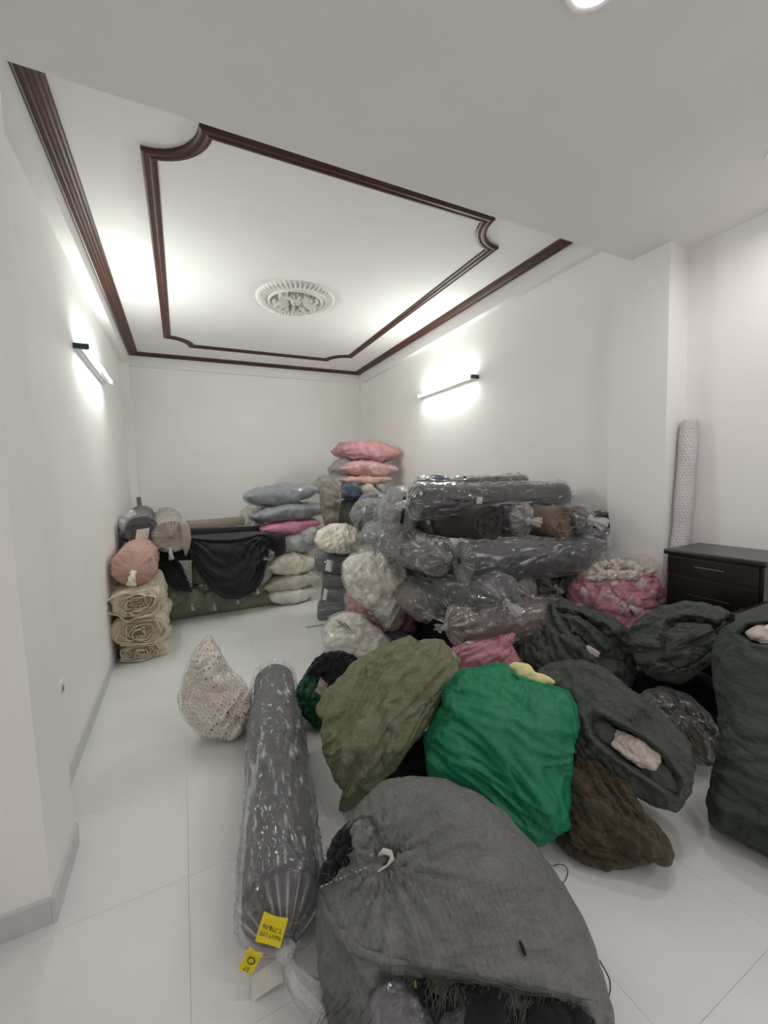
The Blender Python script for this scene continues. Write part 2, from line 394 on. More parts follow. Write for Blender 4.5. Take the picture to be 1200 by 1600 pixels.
# plaster medallion
def medallion():
    cx, cy = 1.185, 4.35; T = Thing('ceiling_medallion', 'round white plaster rosette with fluted rim on the coffered ceiling', 'ceiling rosette')
    M = m_paint('plaster', (.80, .79, .75, 1), .8, .05, 80)
    def ring(r0, r1, fn, nu, nr, name, **kw):
        th = np.arange(nu)/nu*2*PI; rr = np.linspace(r0, r1, nr); R, TH = np.meshgrid(rr, th, indexing='ij')
        Z = zc-fn(R, TH); V = np.stack([cx+R*np.cos(TH), cy+R*np.sin(TH), Z], -1); return T.add(name, V, gridF(nr, nu, True)[:, ::-1], M, True, **kw)
    ring(.275, .40, lambda R, t: np.where(R > .398, 0., .016+.042*np.sin(np.clip((.40-R)/.125, 0, 1)*PI)**.7*(.62+.38*np.sign(np.cos(t*52))*np.abs(np.cos(t*52))**.5*np.clip((R-.30)/.03, 0, 1))), 416, 12, 'fluted_rim')
    ring(.245, .285, lambda R, t: .018+.030*np.sqrt(np.clip(1-((R-.265)/.020)**2, 0, 1)), 96, 9, 'bead_ring')
    ring(.0, .25, lambda R, t: .006+0*R, 64, 3, 'disc')
    rng = np.random.RandomState(4)
    for ringi, (n, r0, L, w_) in enumerate([(8, .075, .15, .030), (8, .115, .115, .026), (16, .185, .055, .015)]):
        for k in range(n):
            a = 2*PI*(k+(.5 if ringi == 1 else .25*ringi))/n
            u = np.linspace(0, 1, 9); vv = np.linspace(-1, 1, 7); U, W = np.meshgrid(u, vv, indexing='ij')
            wid = w_*(np.sin(PI*np.clip(U*.93+.05, 0, 1))**.7)*(1+.30*np.cos(U*18))
            r = r0+L*U; bend = .25*np.sin(U*PI*1.3)*(1 if k % 2 else -1)*.12
            x = r; y = wid*W+bend*.5; z = zc-(.006+.062*np.sqrt(np.clip(1-W**2, 0, 1))*(.35+.65*np.sin(PI*np.clip(U*.9, .06, 1))**.5)+.012*np.cos(W*9)*np.sqrt(np.clip(1-W**2, 0, 1)))
            X = cx+x*math.cos(a)-y*math.sin(a); Y = cy+x*math.sin(a)+y*math.cos(a)
            T.add('leaf', np.stack([X, Y, z], -1), gridF(9, 7)[:, ::-1], M)
    ring(.0, .062, lambda R, t: .010+.062*np.sqrt(np.clip(1-(R/.0621)**2, 0, 1))*(.85+.15*np.cos(t*8)), 48, 8, 'boss')
    T.build((cx, cy, zc))
medallion()

# tube lamps
M_tube = m_emit('tube_glow', TUBE_COL, TUBE_EMIT)
M_teal = m_plain('dark_teal_plastic', srgb((30, 62, 66)), .5); M_white = m_plain('white_plastic', (.78, .78, .77, 1), .45); M_steel = m_plain('steel', (.55, .54, .52, 1), .3, 1.)
def lamp(wx, s, y0, y1, z, label):
    T = Thing('tube_lamp', label, 'lamp', None)
    b = wx+s*.001; e = wx+s*.030
    V, F, t3 = bbox(min(b, e), max(b, e), y0, y1, z-.020, z+.016, .003); T.add('batten', V, F, M_white, False, t3)
    cx = wx+s*.080; ys = np.linspace(y0+.035, y1-.035, 9)     # only the front arc glows; opaque back half added to lessen wall glow
    for nm, a0, a1, m in (('tube', -90, 90, M_tube), ('glow_shield', 90, 270, M_white)):
        an = np.radians(np.linspace(a0, a1, 15)); V = np.array([[[cx+s*.015*math.cos(a), yy, z+.015*math.sin(a)] for a in an] for yy in ys]); T.add(nm, V, gridF(9, 15), m)
    for yy in (y0+.006, y1-.006):
        d = 1 if yy < (y0+y1)/2 else -1; m = M_teal if d == 1 else M_white
        V, F, t3 = bbox(min(b, wx+s*.098), max(b, wx+s*.098), yy-.012, yy+.012, z-.020, z+.020, .004); i = T.add('lamp_holder', V, F, m, False, t3, label='dark teal end cap' if d == 1 else None)
        V, F, t3 = tube([[wx+s*.080, yy+d*.012, z], [wx+s*.080, yy+d*.038, z]], .0165, 12); T.add('tube_cap', V, F, M_steel, True, t3)
    T.build((wx, (y0+y1)/2, z))
lamp(XL, 1, 3.80, 5.02, 2.655, 'lit white fluorescent tube lamp on the left wall')
lamp(XR, -1, 3.74, 4.95, 2.70, 'lit white fluorescent tube lamp on the right wall')

# flush round ceiling lamps of the front room, just above the picture
M_dome = m_emit('lamp_glow', DOWN_COL, 14.0)
def downlight(x, y, label):
    T = Thing('ceiling_lamp', label, 'lamp')
    a = np.linspace(0, PI/2, 6); th = np.arange(28)/28*2*PI; A, TH = np.meshgrid(a, th, indexing='ij')
    V = np.stack([x+.075*np.cos(A)*np.cos(TH), y+.075*np.cos(A)*np.sin(TH), ZN-.006-.012*np.sin(A)], -1); T.add('glass', V, gridF(6, 28, True)[:, ::-1], M_dome)
    V, F, t3 = tube([[x, y, ZN+.002], [x, y, ZN-.007]], .092, 28); T.add('base_ring', V, F, M_white, False, t3)
    o = T.build((x, y, ZN))
    l = bpy.data.lights.new('ceiling_lamp_light', 'AREA'); l.shape = 'DISK'; l.size = .15; l.energy = DOWN_POWER; l.color = DOWN_COL; l.spread = math.radians(170)
    lo = bpy.data.objects.new('ceiling_lamp_light', l); COL.objects.link(lo); lo.parent = o; lo.location = (0, 0, -.022)
for x, y, lb in [(1.24, .93, 'round ceiling lamp whose glow shows at the top edge, middle of the front room'), (2.70, .99, 'round ceiling lamp near the right wall of the front room'), (1.24, -1.1, 'round ceiling lamp behind the viewer, middle'), (2.7, -1.1, 'round ceiling lamp behind the viewer, right'), (-.2, -1.1, 'round ceiling lamp behind the viewer, left'), (1.24, -2.7, 'round ceiling lamp far behind the viewer')]:
    downlight(x, y, lb)

# wall socket beyond the pilaster, cut conduit in the back corner
T = Thing('wall_socket', 'white wall socket low on the left wall behind the pilaster', 'socket')
V, F, t3 = bbox(XL, XL+.009, 2.60, 2.72, .49, .57, .003); T.add('faceplate', V, F, M_white, False, t3)
for yy in (2.635, 2.685):
    V, F, t3 = tube([[XL+.0085, yy, .53], [XL+.0105, yy, .53]], .017, 16); T.add('outlet', V, F, m_plain('grey_plastic', (.25, .25, .25, 1), .5), False, t3)
T.build((XL, 2.66, .53))

# ================================================================== soft goods: builders
def add_uv(me, uv):
    li = np.empty(len(me.loops), np.int32); me.loops.foreach_get('vertex_index', li)
    l = me.uv_layers.new(name='UVMap'); l.data.foreach_set('uv', np.asarray(uv, np.float32)[li].ravel())

def grid_normals(P):
    du = np.gradient(P, axis=-2); dv = np.gradient(P, axis=-3); n = np.cross(du, dv)
    return n/(np.linalg.norm(n, axis=-1, keepdims=True)+1e-12)

def drape_sim(P, exc=(.05, .05), hmax=.03, it=60, seed=1, bend=.22, att=.02, wl=.10, closed=False, stitch=True, hmin=.25, aniso=None):
    """cloth a little too large for the body it lies on: buckles into wrinkles. P (k,nv,nu,3)"""
    B = P.copy(); N = grid_normals(P)
    if stitch and len(P) == 2:
        c = P.reshape(-1, 3).mean(0)
        for k in range(2):
            if ((P[k]-c)*N[k]).sum() < 0: N[k] = -N[k]
    nv, nu = P.shape[1:3]
    cons = []
    def pairs(a0, a1, b0, b1, e, k):
        L = np.linalg.norm(B[:, b0[0]:b0[1], b1[0]:b1[1]]-B[:, a0[0]:a0[1], a1[0]:a1[1]], axis=-1)
        cons.append((a0, a1, b0, b1, L*(1+e), k))
    eu, ev = exc; ed = (eu+ev)/2
    pairs((0, nv), (0, nu-1), (0, nv), (1, nu), eu, 1.); pairs((0, nv-1), (0, nu), (1, nv), (0, nu), ev, 1.)
    pairs((0, nv-1), (0, nu-1), (1, nv), (1, nu), ed, .6); pairs((0, nv-1), (1, nu), (1, nv), (0, nu-1), ed, .6)
    pairs((0, nv), (0, nu-2), (0, nv), (2, nu), eu, bend); pairs((0, nv-2), (0, nu), (2, nv), (0, nu), ev, bend)
    Q = B if aniso is None else B*np.asarray(aniso)
    amp = waves(Q, 1/wl, seed, 20)+.6*waves(Q, 2.1/wl, seed+3, 20)
    P = B+N*(hmax*.45*np.clip(.5+amp*.5, 0, 1.3))[..., None]
    for i in range(it):
        for a0, a1, b0, b1, L, k in cons:
            D = np.zeros_like(P)
            d = P[:, b0[0]:b0[1], b1[0]:b1[1]]-P[:, a0[0]:a0[1], a1[0]:a1[1]]; l = np.sqrt((d*d).sum(-1))+1e-9
            c = d*((l-L)/l*(.25*k))[..., None]
            P[:, a0[0]:a0[1], a1[0]:a1[1]] += c; P[:, b0[0]:b0[1], b1[0]:b1[1]] -= c
        d = P-B; h = (d*N).sum(-1, keepdims=True); t = d-h*N
        P = B+t*(1-att)+np.clip(h, -hmin*hmax, hmax)*N
        if closed: m = (P[:, :, :1]+P[:, :, -1:])/2; P[:, :, :1] = m; P[:, :, -1:] = m
        if stitch and len(P) == 2:
            for sl in ((0, slice(None)), (-1, slice(None)), (slice(None), 0), (slice(None), -1)):
                m = (P[0][sl]+P[1][sl])/2; P[0][sl] = m; P[1][sl] = m
    return P

def two_sided(P):
    """front and back grid sharing their rim -> vertices, quads"""
    n = P.shape[1]; idx0 = np.arange(n*n).reshape(n, n); idx1 = idx0+n*n
    for sl in ((0, slice(None)), (-1, slice(None)), (slice(None), 0), (slice(None), -1)): idx1[sl] = idx0[sl]
    def q(ix): return np.stack([ix[:-1, :-1], ix[:-1, 1:], ix[1:, 1:], ix[1:, :-1]], -1).reshape(-1, 4)
    F = np.r_[q(idx0), q(idx1)[:, ::-1]]; V = P.reshape(-1, 3)
    used = np.unique(F); mp = np.full(len(V), -1); mp[used] = np.arange(len(used)); return V[used], mp[F], used

def square_disk(N):
    a = np.sin(np.linspace(-1, 1, N)*PI/2*.86)/math.sin(PI/2*.86); A, Bq = np.meshgrid(a, a, indexing='xy')
    x = A*np.sqrt(1-Bq**2/2); y = Bq*np.sqrt(1-A**2/2); return x, y

def lock(outline, c, Y=None, zmin=None, vz=1., C0=None):
    """plane through the pixel c at depth Y (or so that the outline's lowest point is at zmin), facing the viewpoint; outline points on it"""
    def plane(C):
        n = EYE-C; n[2] *= vz; n = nrm(n); W = []
        for p in outline: d = ray(*p); W.append(EYE+d*(np.dot(C-EYE, n)/np.dot(d, n)))
        return n, np.array(W)
    if C0 is not None: C = np.asarray(C0, float); n, W = plane(C); return C, n, W
    if zmin is None: C = at(c[0], c[1], Y); n, W = plane(C); return C, n, W
    d = ray(*c); d = d/d[1]; lo, hi = .3, 8.
    for _ in range(40):
        m = (lo+hi)/2; C = EYE+d*m; n, W = plane(C)
        if W[:, 2].min() > zmin: lo = m
        else: hi = m
    return C, n, W

def puff_base(outline, c, Y=None, zmin=None, tf=.2, tb=.2, vz=1., N=64, a=2.2, b=2., lump=.02, lf=2.5, seed=1, smooth=5, shrink=0., floor=0.004, C0=None):
    C, n, W = lock(outline, c, Y, zmin, vz, C0)
    e1 = nrm(np.cross([0, 0, 1.], n)); e2 = np.cross(n, e1)
    D = []
    for i in range(len(W)):
        for t in np.linspace(0, 1, 12, endpoint=False): D.append(W[i]*(1-t)+W[(i+1) % len(W)]*t)
    D = np.array(D)-C; x, y = D@e1, D@e2; ph = np.arctan2(y, x); r = np.hypot(x, y); o = np.argsort(ph)
    g = np.linspace(-PI, PI, 361)[:-1]; R = np.interp(g, ph[o], r[o], period=2*PI)
    if smooth:
        k = np.exp(-(np.arange(-12, 13)/smooth)**2); k /= k.sum(); R = np.convolve(np.r_[R[-12:], R, R[:12]], k, 'valid')
    X, Yq = square_disk(N); rho = np.minimum(1, np.hypot(X, Yq)); phi = np.arctan2(Yq, X)
    RR = np.interp(phi, g, R, period=2*PI)-shrink
    flat = C+(rho*RR*np.cos(phi))[..., None]*e1+(rho*RR*np.sin(phi))[..., None]*e2
    h = (1-rho**a)**(1/b)
    P = np.stack([flat+n*(tf*h)[..., None], flat-n*(tb*h)[..., None]])
    if lump:
        s = fbm(P, lf, seed, 3)*lump*np.stack([h, h])**.5; s -= 0
        P = P+((P-C)/(np.linalg.norm(P-C, axis=-1, keepdims=True)+1e-6))*s[..., None]
    if floor is not None: P[..., 2] = np.maximum(P[..., 2], floor)
    return P, C, n, e1, e2, rho

UVS = {}
def puff(T, part, mat, outline, c, Y=None, zmin=None, exc=(.05, .05), hmax=.025, it=50, wl=.12, bend=.22, seed=1, label=None, under=None, disp=None, aniso=None, **k):
    fl = k.get('floor', .004)
    P, C, n, e1, e2, rho = puff_base(outline, c, Y, zmin, seed=seed, **k)
    if disp is not None: P = disp(P, C, n, e1, e2, rho)
    if it: P = drape_sim(P, exc, hmax, it, seed, bend, wl=wl, aniso=aniso)
    if fl is not None: P[..., 2] = np.maximum(P[..., 2], fl)
    V, F, used = two_sided(P); i = T.add(part, V, F, mat, label=label, under=under)
    N = P.shape[1]; x, y = square_disk(N); uv = np.stack([x, y], -1)*.5+.5; T.parts[i]['uv'] = np.concatenate([uv.reshape(-1, 2)]*2)[used]
    return P

# ---- generic stuffed pillow bag (flat tube of film, sealed and inflated)
PILLOW = {}
def pillow_shape(seed, N=38, ar=1.5, press=.9):
    key = (seed, N, ar)
    if key in PILLOW: return PILLOW[key]
    a = np.linspace(-1, 1, N); X, Y = np.meshgrid(a*ar, a, indexing='xy'); P = np.stack([np.stack([X, Y, 0*X], -1)]*2)
    rng = np.random.RandomState(seed); bulge = .25*(1-(X/ar)**2)*(1-Y**2); P[0][..., 2] += bulge; P[1][..., 2] -= bulge
    B0 = np.stack([np.stack([X, Y, 0*X], -1)]*2); cons = []
    for a0, a1, b0, b1, k in [((0, N), (0, N-1), (0, N), (1, N), 1), ((0, N-1), (0, N), (1, N), (0, N), 1), ((0, N-1), (0, N-1), (1, N), (1, N), .7), ((0, N-1), (1, N), (1, N), (0, N-1), .7)]:
        L = np.linalg.norm(B0[:, b0[0]:b0[1], b1[0]:b1[1]]-B0[:, a0[0]:a0[1], a1[0]:a1[1]], axis=-1); cons.append((a0, a1, b0, b1, L, k))
    P += rng.normal(size=P.shape)*.012; lum = 1+.35*fbm(P, .8, seed, 2)
    for i in range(150):
        n = np.cross(np.gradient(P, axis=-2), np.gradient(P, axis=-3)); n[1] = -n[1]
        P = P+n*(press*lum)[..., None]
        for rep in range(2):
            for a0, a1, b0, b1, L, k in cons:
                d = P[:, b0[0]:b0[1], b1[0]:b1[1]]-P[:, a0[0]:a0[1], a1[0]:a1[1]]; l = np.sqrt((d*d).sum(-1))+1e-9
                c = d*((l-L)/l*(.24*k))[..., None]; P[:, a0[0]:a0[1], a1[0]:a1[1]] += c; P[:, b0[0]:b0[1], b1[0]:b1[1]] -= c
        for sl in ((0, slice(None)), (-1, slice(None)), (slice(None), 0), (slice(None), -1)):
            m = (P[0][sl]+P[1][sl])/2; P[0][sl] = m; P[1][sl] = m
    lo, hi = P.reshape(-1, 3).min(0), P.reshape(-1, 3).max(0); P = (P-(lo+hi)/2)/((hi-lo)/2)
    PILLOW[key] = P; return P
def rotz(v, a): c, s = math.cos(a), math.sin(a); v = np.asarray(v, float); return np.stack([v[..., 0]*c-v[..., 1]*s, v[..., 0]*s+v[..., 1]*c, v[..., 2]], -1)
def pillow(T, part, mat, C, size, yaw=0., roll=0., pitch=0., seed=1, sag=0., crease=.012, square=.25, label=None, under=None, N=48, taper=.4):
    """size (length, depth, height) in metres, centred at C"""
    S = pillow_shape(seed, N).copy(); L, D, H = size
    z = S[..., 2]; S[..., 2] = np.sign(z)*np.abs(z)**(1-square)          # pressed flatter between neighbours
    S[..., 2] *= 1-taper*np.abs(S[..., 0])**3
    Q = S*np.array([L, D, H])/2
    Q[..., 2] += -sag*(S[..., 0]**2)
    Q = drape_sim(Q, (.055, .055), crease*1.3, 26, seed+40, .18, wl=.11)
    n = grid_normals(Q); n[1] = -n[1]
    if ((Q*n).sum(-1).mean()) < 0: n = -n
    Q = Q+n*(.7*crease*(ridge(Q*[.5, 1, 1], 7, seed+5)-.5)+crease*.8*fbm(Q, 4, seed+9, 2))[..., None]
    if roll: c, s = math.cos(roll), math.sin(roll); Q = np.stack([Q[..., 0]*c-Q[..., 2]*s, Q[..., 1], Q[..., 0]*s+Q[..., 2]*c], -1)
    if pitch: c, s = math.cos(pitch), math.sin(pitch); Q = np.stack([Q[..., 0], Q[..., 1]*c-Q[..., 2]*s, Q[..., 1]*s+Q[..., 2]*c], -1)
    Q = rotz(Q, yaw)+np.asarray(C); Q[..., 2] = np.maximum(Q[..., 2], .003)
    m = .5*(Q[0]+Q[1])
    for sl in ((0, slice(None)), (-1, slice(None)), (slice(None), 0), (slice(None), -1)): Q[0][sl] = m[sl]; Q[1][sl] = m[sl]
    V, F, used = two_sided(Q); return T.add(part, V, F, mat, label=label, under=under)

# ---- rolls
def frame(d):
    d = nrm(d); s = nrm(np.cross(d, [0, 0, 1.])) if abs(d[2]) < .95 else np.array([1., 0, 0]); u = np.cross(s, d); return d, s, u
def place(A, d, prof, bend=None):
    """prof (n,m,3): (along, side, up) -> world"""
    d, s, u = frame(d); return np.asarray(A)+prof[..., :1]*d+prof[..., 1:2]*s+prof[..., 2:3]*u
def roll_body(T, part, mat, A, d, L, r, nu=40, nv=28, seed=1, rough=.03, squash=1., dome=.35, label=None, under=None, dent=.02, bow=(0., 0.)):
    """cloth roll with softly rounded ends; A centre of the near end"""
    s = np.linspace(0, 1, nv); e = dome*r; k = 5
    t = np.linspace(0, PI/2, k); a0 = np.stack([e*(1-np.sin(t)), r*np.cos(t)**.5*1.0], -1)[::-1]
    prof = [(0., r*.02)]+[(e*(1-math.sin(x))if 0 else e*(1-math.cos(PI/2-x)), r*math.sin(x)**.55) for x in np.linspace(.12, PI/2, k)]
    mid = [(e+(L-2*e)*x, r) for x in np.linspace(0, 1, nv)[1:-1]]
    prof = prof+mid+[(L-p[0], p[1]) for p in prof[::-1]]; prof = np.array(prof)
    th = np.arange(nu)/nu*2*PI; Z, TH = np.meshgrid(prof[:, 0], th, indexing='ij'); R = np.repeat(prof[:, 1:2], nu, 1)
    Q = np.stack([Z, R*np.cos(TH), R*np.sin(TH)*squash], -1)
    k2 = 1+rough*fbm(Q*[.5, 1, 1], 4., seed, 3)+dent*fbm(Q*[.25, .6, .6], 3, seed+4, 2); Q[..., 1:] *= k2[..., None]
    tb_ = 4*Q[..., 0]/L*(1-Q[..., 0]/L); Q[..., 1] += bow[0]*tb_; Q[..., 2] += bow[1]*tb_
    W = place(A, d, Q); W[..., 2] = np.maximum(W[..., 2], .003); n = len(prof)
    i = T.add(part, W, gridF(n, nu, True), mat, label=label, under=under); return i
def film_roll(T, part, mat, A, d, L, r, ends=(1, 0), knot=(None, None), nu=64, nv=44, seed=1, gap=.008, fold=.014, squash=1., capL=.55, pleats=19, label=None, under=None, tip=(0., 0.), bow=(0., 0.), s0=0., L0=None):
    """polythene sleeve round a roll. ends: 1 gathered into a knot, 0 open sleeve edge, 2 folded shut"""
    rows = []; kr = .022
    def cap(k): # from knot to rim
        out = []
        for x in np.linspace(0, 1, 13):
            out.append((-(capL*r)*(1-x)**1.3*(1 if x < 1 else 0), kr+(r+gap-kr)*math.sin(x*PI/2)**.85, math.sin(x*PI)**.8 if x < 1 else 0., k))
        return out
    front = cap(0) if ends[0] == 1 else [(-.03, r+gap*1.6, .15, 0), (-.015, r+gap, .1, 0), (0, r+gap, 0, 0)]
    mid = [(L*x, r+gap, 0., -1) for x in np.linspace(0, 1, nv)[1:-1]]
    back = [(L-z, q, p, 1) for z, q, p, _ in (cap(1) if ends[1] == 1 else [(-.03, r+gap*1.6, .15, 0), (-.015, r+gap, .1, 0), (0, r+gap, 0, 0)])][::-1]
    prof = np.array([p[:3] for p in front+mid+back]); which = np.array([p[3] for p in front+mid+back])
    th = np.arange(nu)/nu*2*PI; Z, TH = np.meshgrid(prof[:, 0], th, indexing='ij'); R = np.repeat(prof[:, 1:2], nu, 1); PL = np.repeat(prof[:, 2:3], nu, 1)
    rng = np.random.RandomState(seed); ph = rng.rand(4)*6.28
    pl = np.cos(TH*pleats+ph[0]+.8*np.sin(TH*3+ph[1]))*.6+.5*np.cos(TH*(pleats*.6//1)+ph[2])
    R = R*(1+.10*PL*pl)
    Q = np.stack([Z, R*np.cos(TH), R*np.sin(TH)*squash], -1)
    Sx = np.stack([Z+.5*R*TH/2, R*np.cos(TH)*2.2, R*np.sin(TH)*2.2], -1)
    w_ = fold*(ridge(Sx, 4.5, seed)-.35)*(1-PL)+fold*.6*ridge(Q*[.5, 1.5, 1.5], 9, seed+8)*(1-PL)
    w_ = np.where(R > .06, w_, 0); Q[..., 1] += w_*np.cos(TH); Q[..., 2] += w_*np.sin(TH)
    # pull the knots off-centre a little
    for e, k in ((0, tip[0]), (1, tip[1])):
        m = (which == e)[:, None]*np.clip(1-R/r, 0, 1); Q[..., 2] -= m*k*r
    tq = np.clip((Q[..., 0]+s0)/(L0 or L), 0, 1); tb_ = 4*tq*(1-tq); Q[..., 1] += bow[0]*tb_; Q[..., 2] += bow[1]*tb_
    W = place(A, d, Q); W[..., 2] = np.maximum(W[..., 2], .004); n = len(prof)
    i = T.add(part, W, gridF(n, nu, True), mat, label=label, under=under)
    cr = np.clip(ridge(Sx*[.42, .9, .9], 3.6, seed+21, 2, .5)-.98, 0, .5)*2.2*(1-PL)          # tension lines on the sleeve
    pk = np.clip(np.cos(TH*pleats*2+ph[3]+1.3*np.sin(TH*3+ph[1])+.3*np.sin(TH*7))*1.2-.35, 0, 1)*PL*.85+PL*.12
    pk = pk*np.clip(1.7*(1-R/(r*1.08))+.46, 0, 1)*(.62+.38*np.cos(TH*5+ph[2]+np.sin(TH*2)))*1.15
    rim = np.exp(-((Z-0)/.02)**2)*(0. if ends[0] == 1 else .3)
    T.parts[i]['milk'] = np.clip(cr+pk+rim, 0, 1).ravel(); return i
def knot(T, A, d, drop=(0, 0, -1), size=.03, L=.12, seed=1, mat=None, under=None, name='knot', label=None):
    """twisted knot of film with a flared crumpled tail"""
    rng = np.random.RandomState(seed); d = nrm(d); dr = nrm(drop); n = 20; nu = 20; V = []
    t = np.linspace(0, 1, n); P = [np.asarray(A)-d*size*.6]
    for k in range(1, n):
        dirv = nrm(d*(1-t[k])**2*1.2+dr*t[k]); P.append(P[-1]+dirv*(L+size)/(n-1))
    P = np.array(P)
    R = np.where(t < .25, size*(.5+.55*np.sin(t/.25*PI)), size*(.42+1.0*((t-.25)/.75)**.8)); R[-1] *= .9
    tt = np.gradient(P, axis=0); a = np.array([.3, .2, 1.])
    for k in range(n):
        f = nrm(tt[k]); b = nrm(np.cross(f, a)); c = np.cross(b, f); th = np.arange(nu)/nu*2*PI
        rr = R[k]*(1+(.12+.45*max(0, t[k]-.25))*np.cos(th*5+rng.rand()*.6+k*.12)+.1*np.cos(th*9+k*.3))
        fl = 1-.45*max(0, t[k]-.25); V.append(P[k]+rr[:, None]*(np.cos(th)[:, None]*b+fl*np.sin(th)[:, None]*c))
    V = np.concatenate(V); V[:, 2] = np.maximum(V[:, 2], .004)
    return T.add(name, V, gridF(n, nu, True), mat or M_knot, under=under, label=label)
def spiral_end(T, part, mat, A, d, r, turns=9, depth=.05, jit=.018, seed=1, squash=1., under=None, label=None):
    """end of a rolled cloth: one ribbon wound in a spiral, edges uneven"""
    n = turns*46; th = np.linspace(0, turns*2*PI, n); rng = np.random.RandomState(seed)
    rr = .012+(r*.985-.012)*(th/th[-1])**.9
    wob = 1+.05*np.sin(th*2.+1)+.03*np.sin(th*3+seed)*(1-th/th[-1])
    e = jit*(waves(np.stack([np.cos(th)*.5, np.sin(th)*.5, th/14], -1), 1.3, seed)+.5*waves(np.stack([np.cos(th), np.sin(th), th/5], -1), 2.5, seed+1))
    e += -.25*r*(1-th/th[-1])**2*.6; rows = []
    gap = r/turns*.42
    for k, (dr, dz) in enumerate([(0, depth), (0, .0), (gap*.35, -.006), (gap, .0), (gap, depth)]):
        R = (rr-dr)*wob; rows.append(np.stack([dz-e*(1 if k in (1, 2, 3) else 0), R*np.cos(th), R*np.sin(th)*squash], -1))
    Q = np.stack(rows); return T.add(part, place(A, d, Q), gridF(5, n), mat, under=under, label=label)
def tag(T, mat, P, u, v, w_, h, curl=.1, name='paper_tag', label=None, under=None, seed=0):
    """small paper label, slightly curled; P centre, u right, v up"""
    u, v = nrm(u), nrm(v); n = np.cross(u, v); N = 7; a = np.linspace(-1, 1, N); A_, B_ = np.meshgrid(a, a, indexing='xy')
    z = -curl*w_*(A_**2+.3*B_**2)+.04*w_*np.sin(A_*3+B_*2+seed)
    top = np.asarray(P)+(A_*w_/2)[..., None]*u+(B_*h/2)[..., None]*v+z[..., None]*n; bot = top-n*.0008
    V = np.concatenate([top.reshape(-1, 3), bot.reshape(-1, 3)]); F = np.r_[gridF(N, N), gridF(N, N, off=N*N)[:, ::-1]]
    rim = np.r_[np.arange(N), np.arange(1, N)*N+N-1, np.arange(N-2, -1, -1)+(N-1)*N, np.arange(N-2, 0, -1)*N]; r2 = np.roll(rim, -1)
    F = np.r_[F, np.stack([rim, rim+N*N, r2+N*N, r2], -1)]; return T.add(name, V, F, mat, False, label=label, under=under)

# ================================================================== colours
M_knot = m_film('film_knot', .55, (.86, .86, .86), 14, .6, .22, .3)
M_filmd = m_film('film_dark', .10, (.72, .74, .75), 7, .6, .13, .36)
M_filmc = m_film('film_clear', .07, (.85, .85, .85), 6, .6, .12, .42)
M_filmb = m_film('film_brownish', .13, (.74, .68, .64), 8, .5, .16, .32)

def hit(P, px, py, lift=0.):
    """point of the front skin seen at a pixel of the photograph, lifted towards the viewer"""
    d = nrm(ray(px, py)); D = P[0].reshape(-1, 3)-EYE; k = np.argmax((D@d)/np.linalg.norm(D, axis=1)); t = D[k]@d
    return EYE+d*(t-lift)
def folds(amp, ang, freq, stretch=.22, seed=1, sharp=1., where=None):
    """long soft creases running at an angle (degrees, 0 = sideways) across the face"""
    ca, sa = math.cos(math.radians(ang)), math.sin(math.radians(ang))
    def f(P, C, n, e1, e2, rho):
        D = P-C; x, y, z = D@e1, D@e2, D@n; a, b = x*ca+y*sa, -x*sa+y*ca
        Q = np.stack([a*stretch, b+.04*np.sin(a*7+seed), z*.5], -1); w_ = 1. if where is None else where(x, y)
        N = grid_normals(P); N[1] = -N[1] if ((P[1]-C)*N[1]).sum() < 0 else N[1]; N[0] = -N[0] if ((P[0]-C)*N[0]).sum() < 0 else N[0]
        g = amp*(ridge(Q, freq, seed, 2, .25)-.45)*w_; g = g*np.minimum(1, (1.02-np.stack([rho, rho]))*6)
        return P+N*g[..., None]
    return f
def dent(poly, depth, lip=.02, width=.12, steep=3.):
    """open mouth: cloth sinks inside the outline, a rolled lip stands round it"""
    def f(P, C, n, e1, e2, rho):
        pts = np.array([hit(P, *p) for p in poly]); c = pts.mean(0); D = pts-c; x, y = D@e1, D@e2
        dx, dy = [], []
        for i in range(len(pts)):
            for t in np.linspace(0, 1, 10, endpoint=False): j = (i+1) % len(pts); dx.append(x[i]*(1-t)+x[j]*t); dy.append(y[i]*(1-t)+y[j]*t)
        ph, r = np.arctan2(dy, dx), np.hypot(dx, dy); o = np.argsort(ph); G = P[0]-c; gx, gy = G@e1, G@e2
        t = np.hypot(gx, gy)/np.interp(np.arctan2(gy, gx), ph[o], r[o], period=2*PI)
        s = -depth*np.clip((1-t)*steep, 0, 1)**.6+lip*np.exp(-((t-1.03)/width)**2); P = P.copy(); P[0] = P[0]+n*s[..., None]; return P
    return f

# ================================================================== big sacks in the foreground
W_char = m_woven('woven_charcoal', srgb((112, 114, 110)), .62, 300, .6, .36)
W_olive = m_woven('woven_olive', srgb((120, 124, 98)), .78, 320, .4, .34)
W_green = m_woven('woven_green', srgb((30, 124, 86)), .44, 340, .15, .16)
W_dark = m_woven('woven_dark_green', srgb((74, 80, 74)), .74, 320, .5, .38)
W_tall = m_woven('woven_slate_green', srgb((62, 70, 63)), .74, 320, .45, .34)
K_black = m_cloth('black_cloth', srgb((26, 25, 28)), .95, .4, 40, .3)
K_brown = m_cloth('brown_mesh_cloth', srgb((74, 64, 48)), .9, .4, 50, .3)
K_white = m_cloth('white_cloth', srgb((205, 196, 186)), .9, .3, 40, .08)
K_cream = m_cloth('cream_cloth', srgb((226, 216, 160)), .9, .3, 40, .08)
K_beige = m_cloth('beige_cloth', srgb((170, 158, 142)), .9, .3, 40, .12)
M_string = m_plain('white_cord', srgb((205, 203, 192)), .8)
M_dkstr = m_plain('dark_thread', srgb((58, 62, 58)), .8)
M_paper = m_plain('white_paper', srgb((214, 212, 206)), .8)
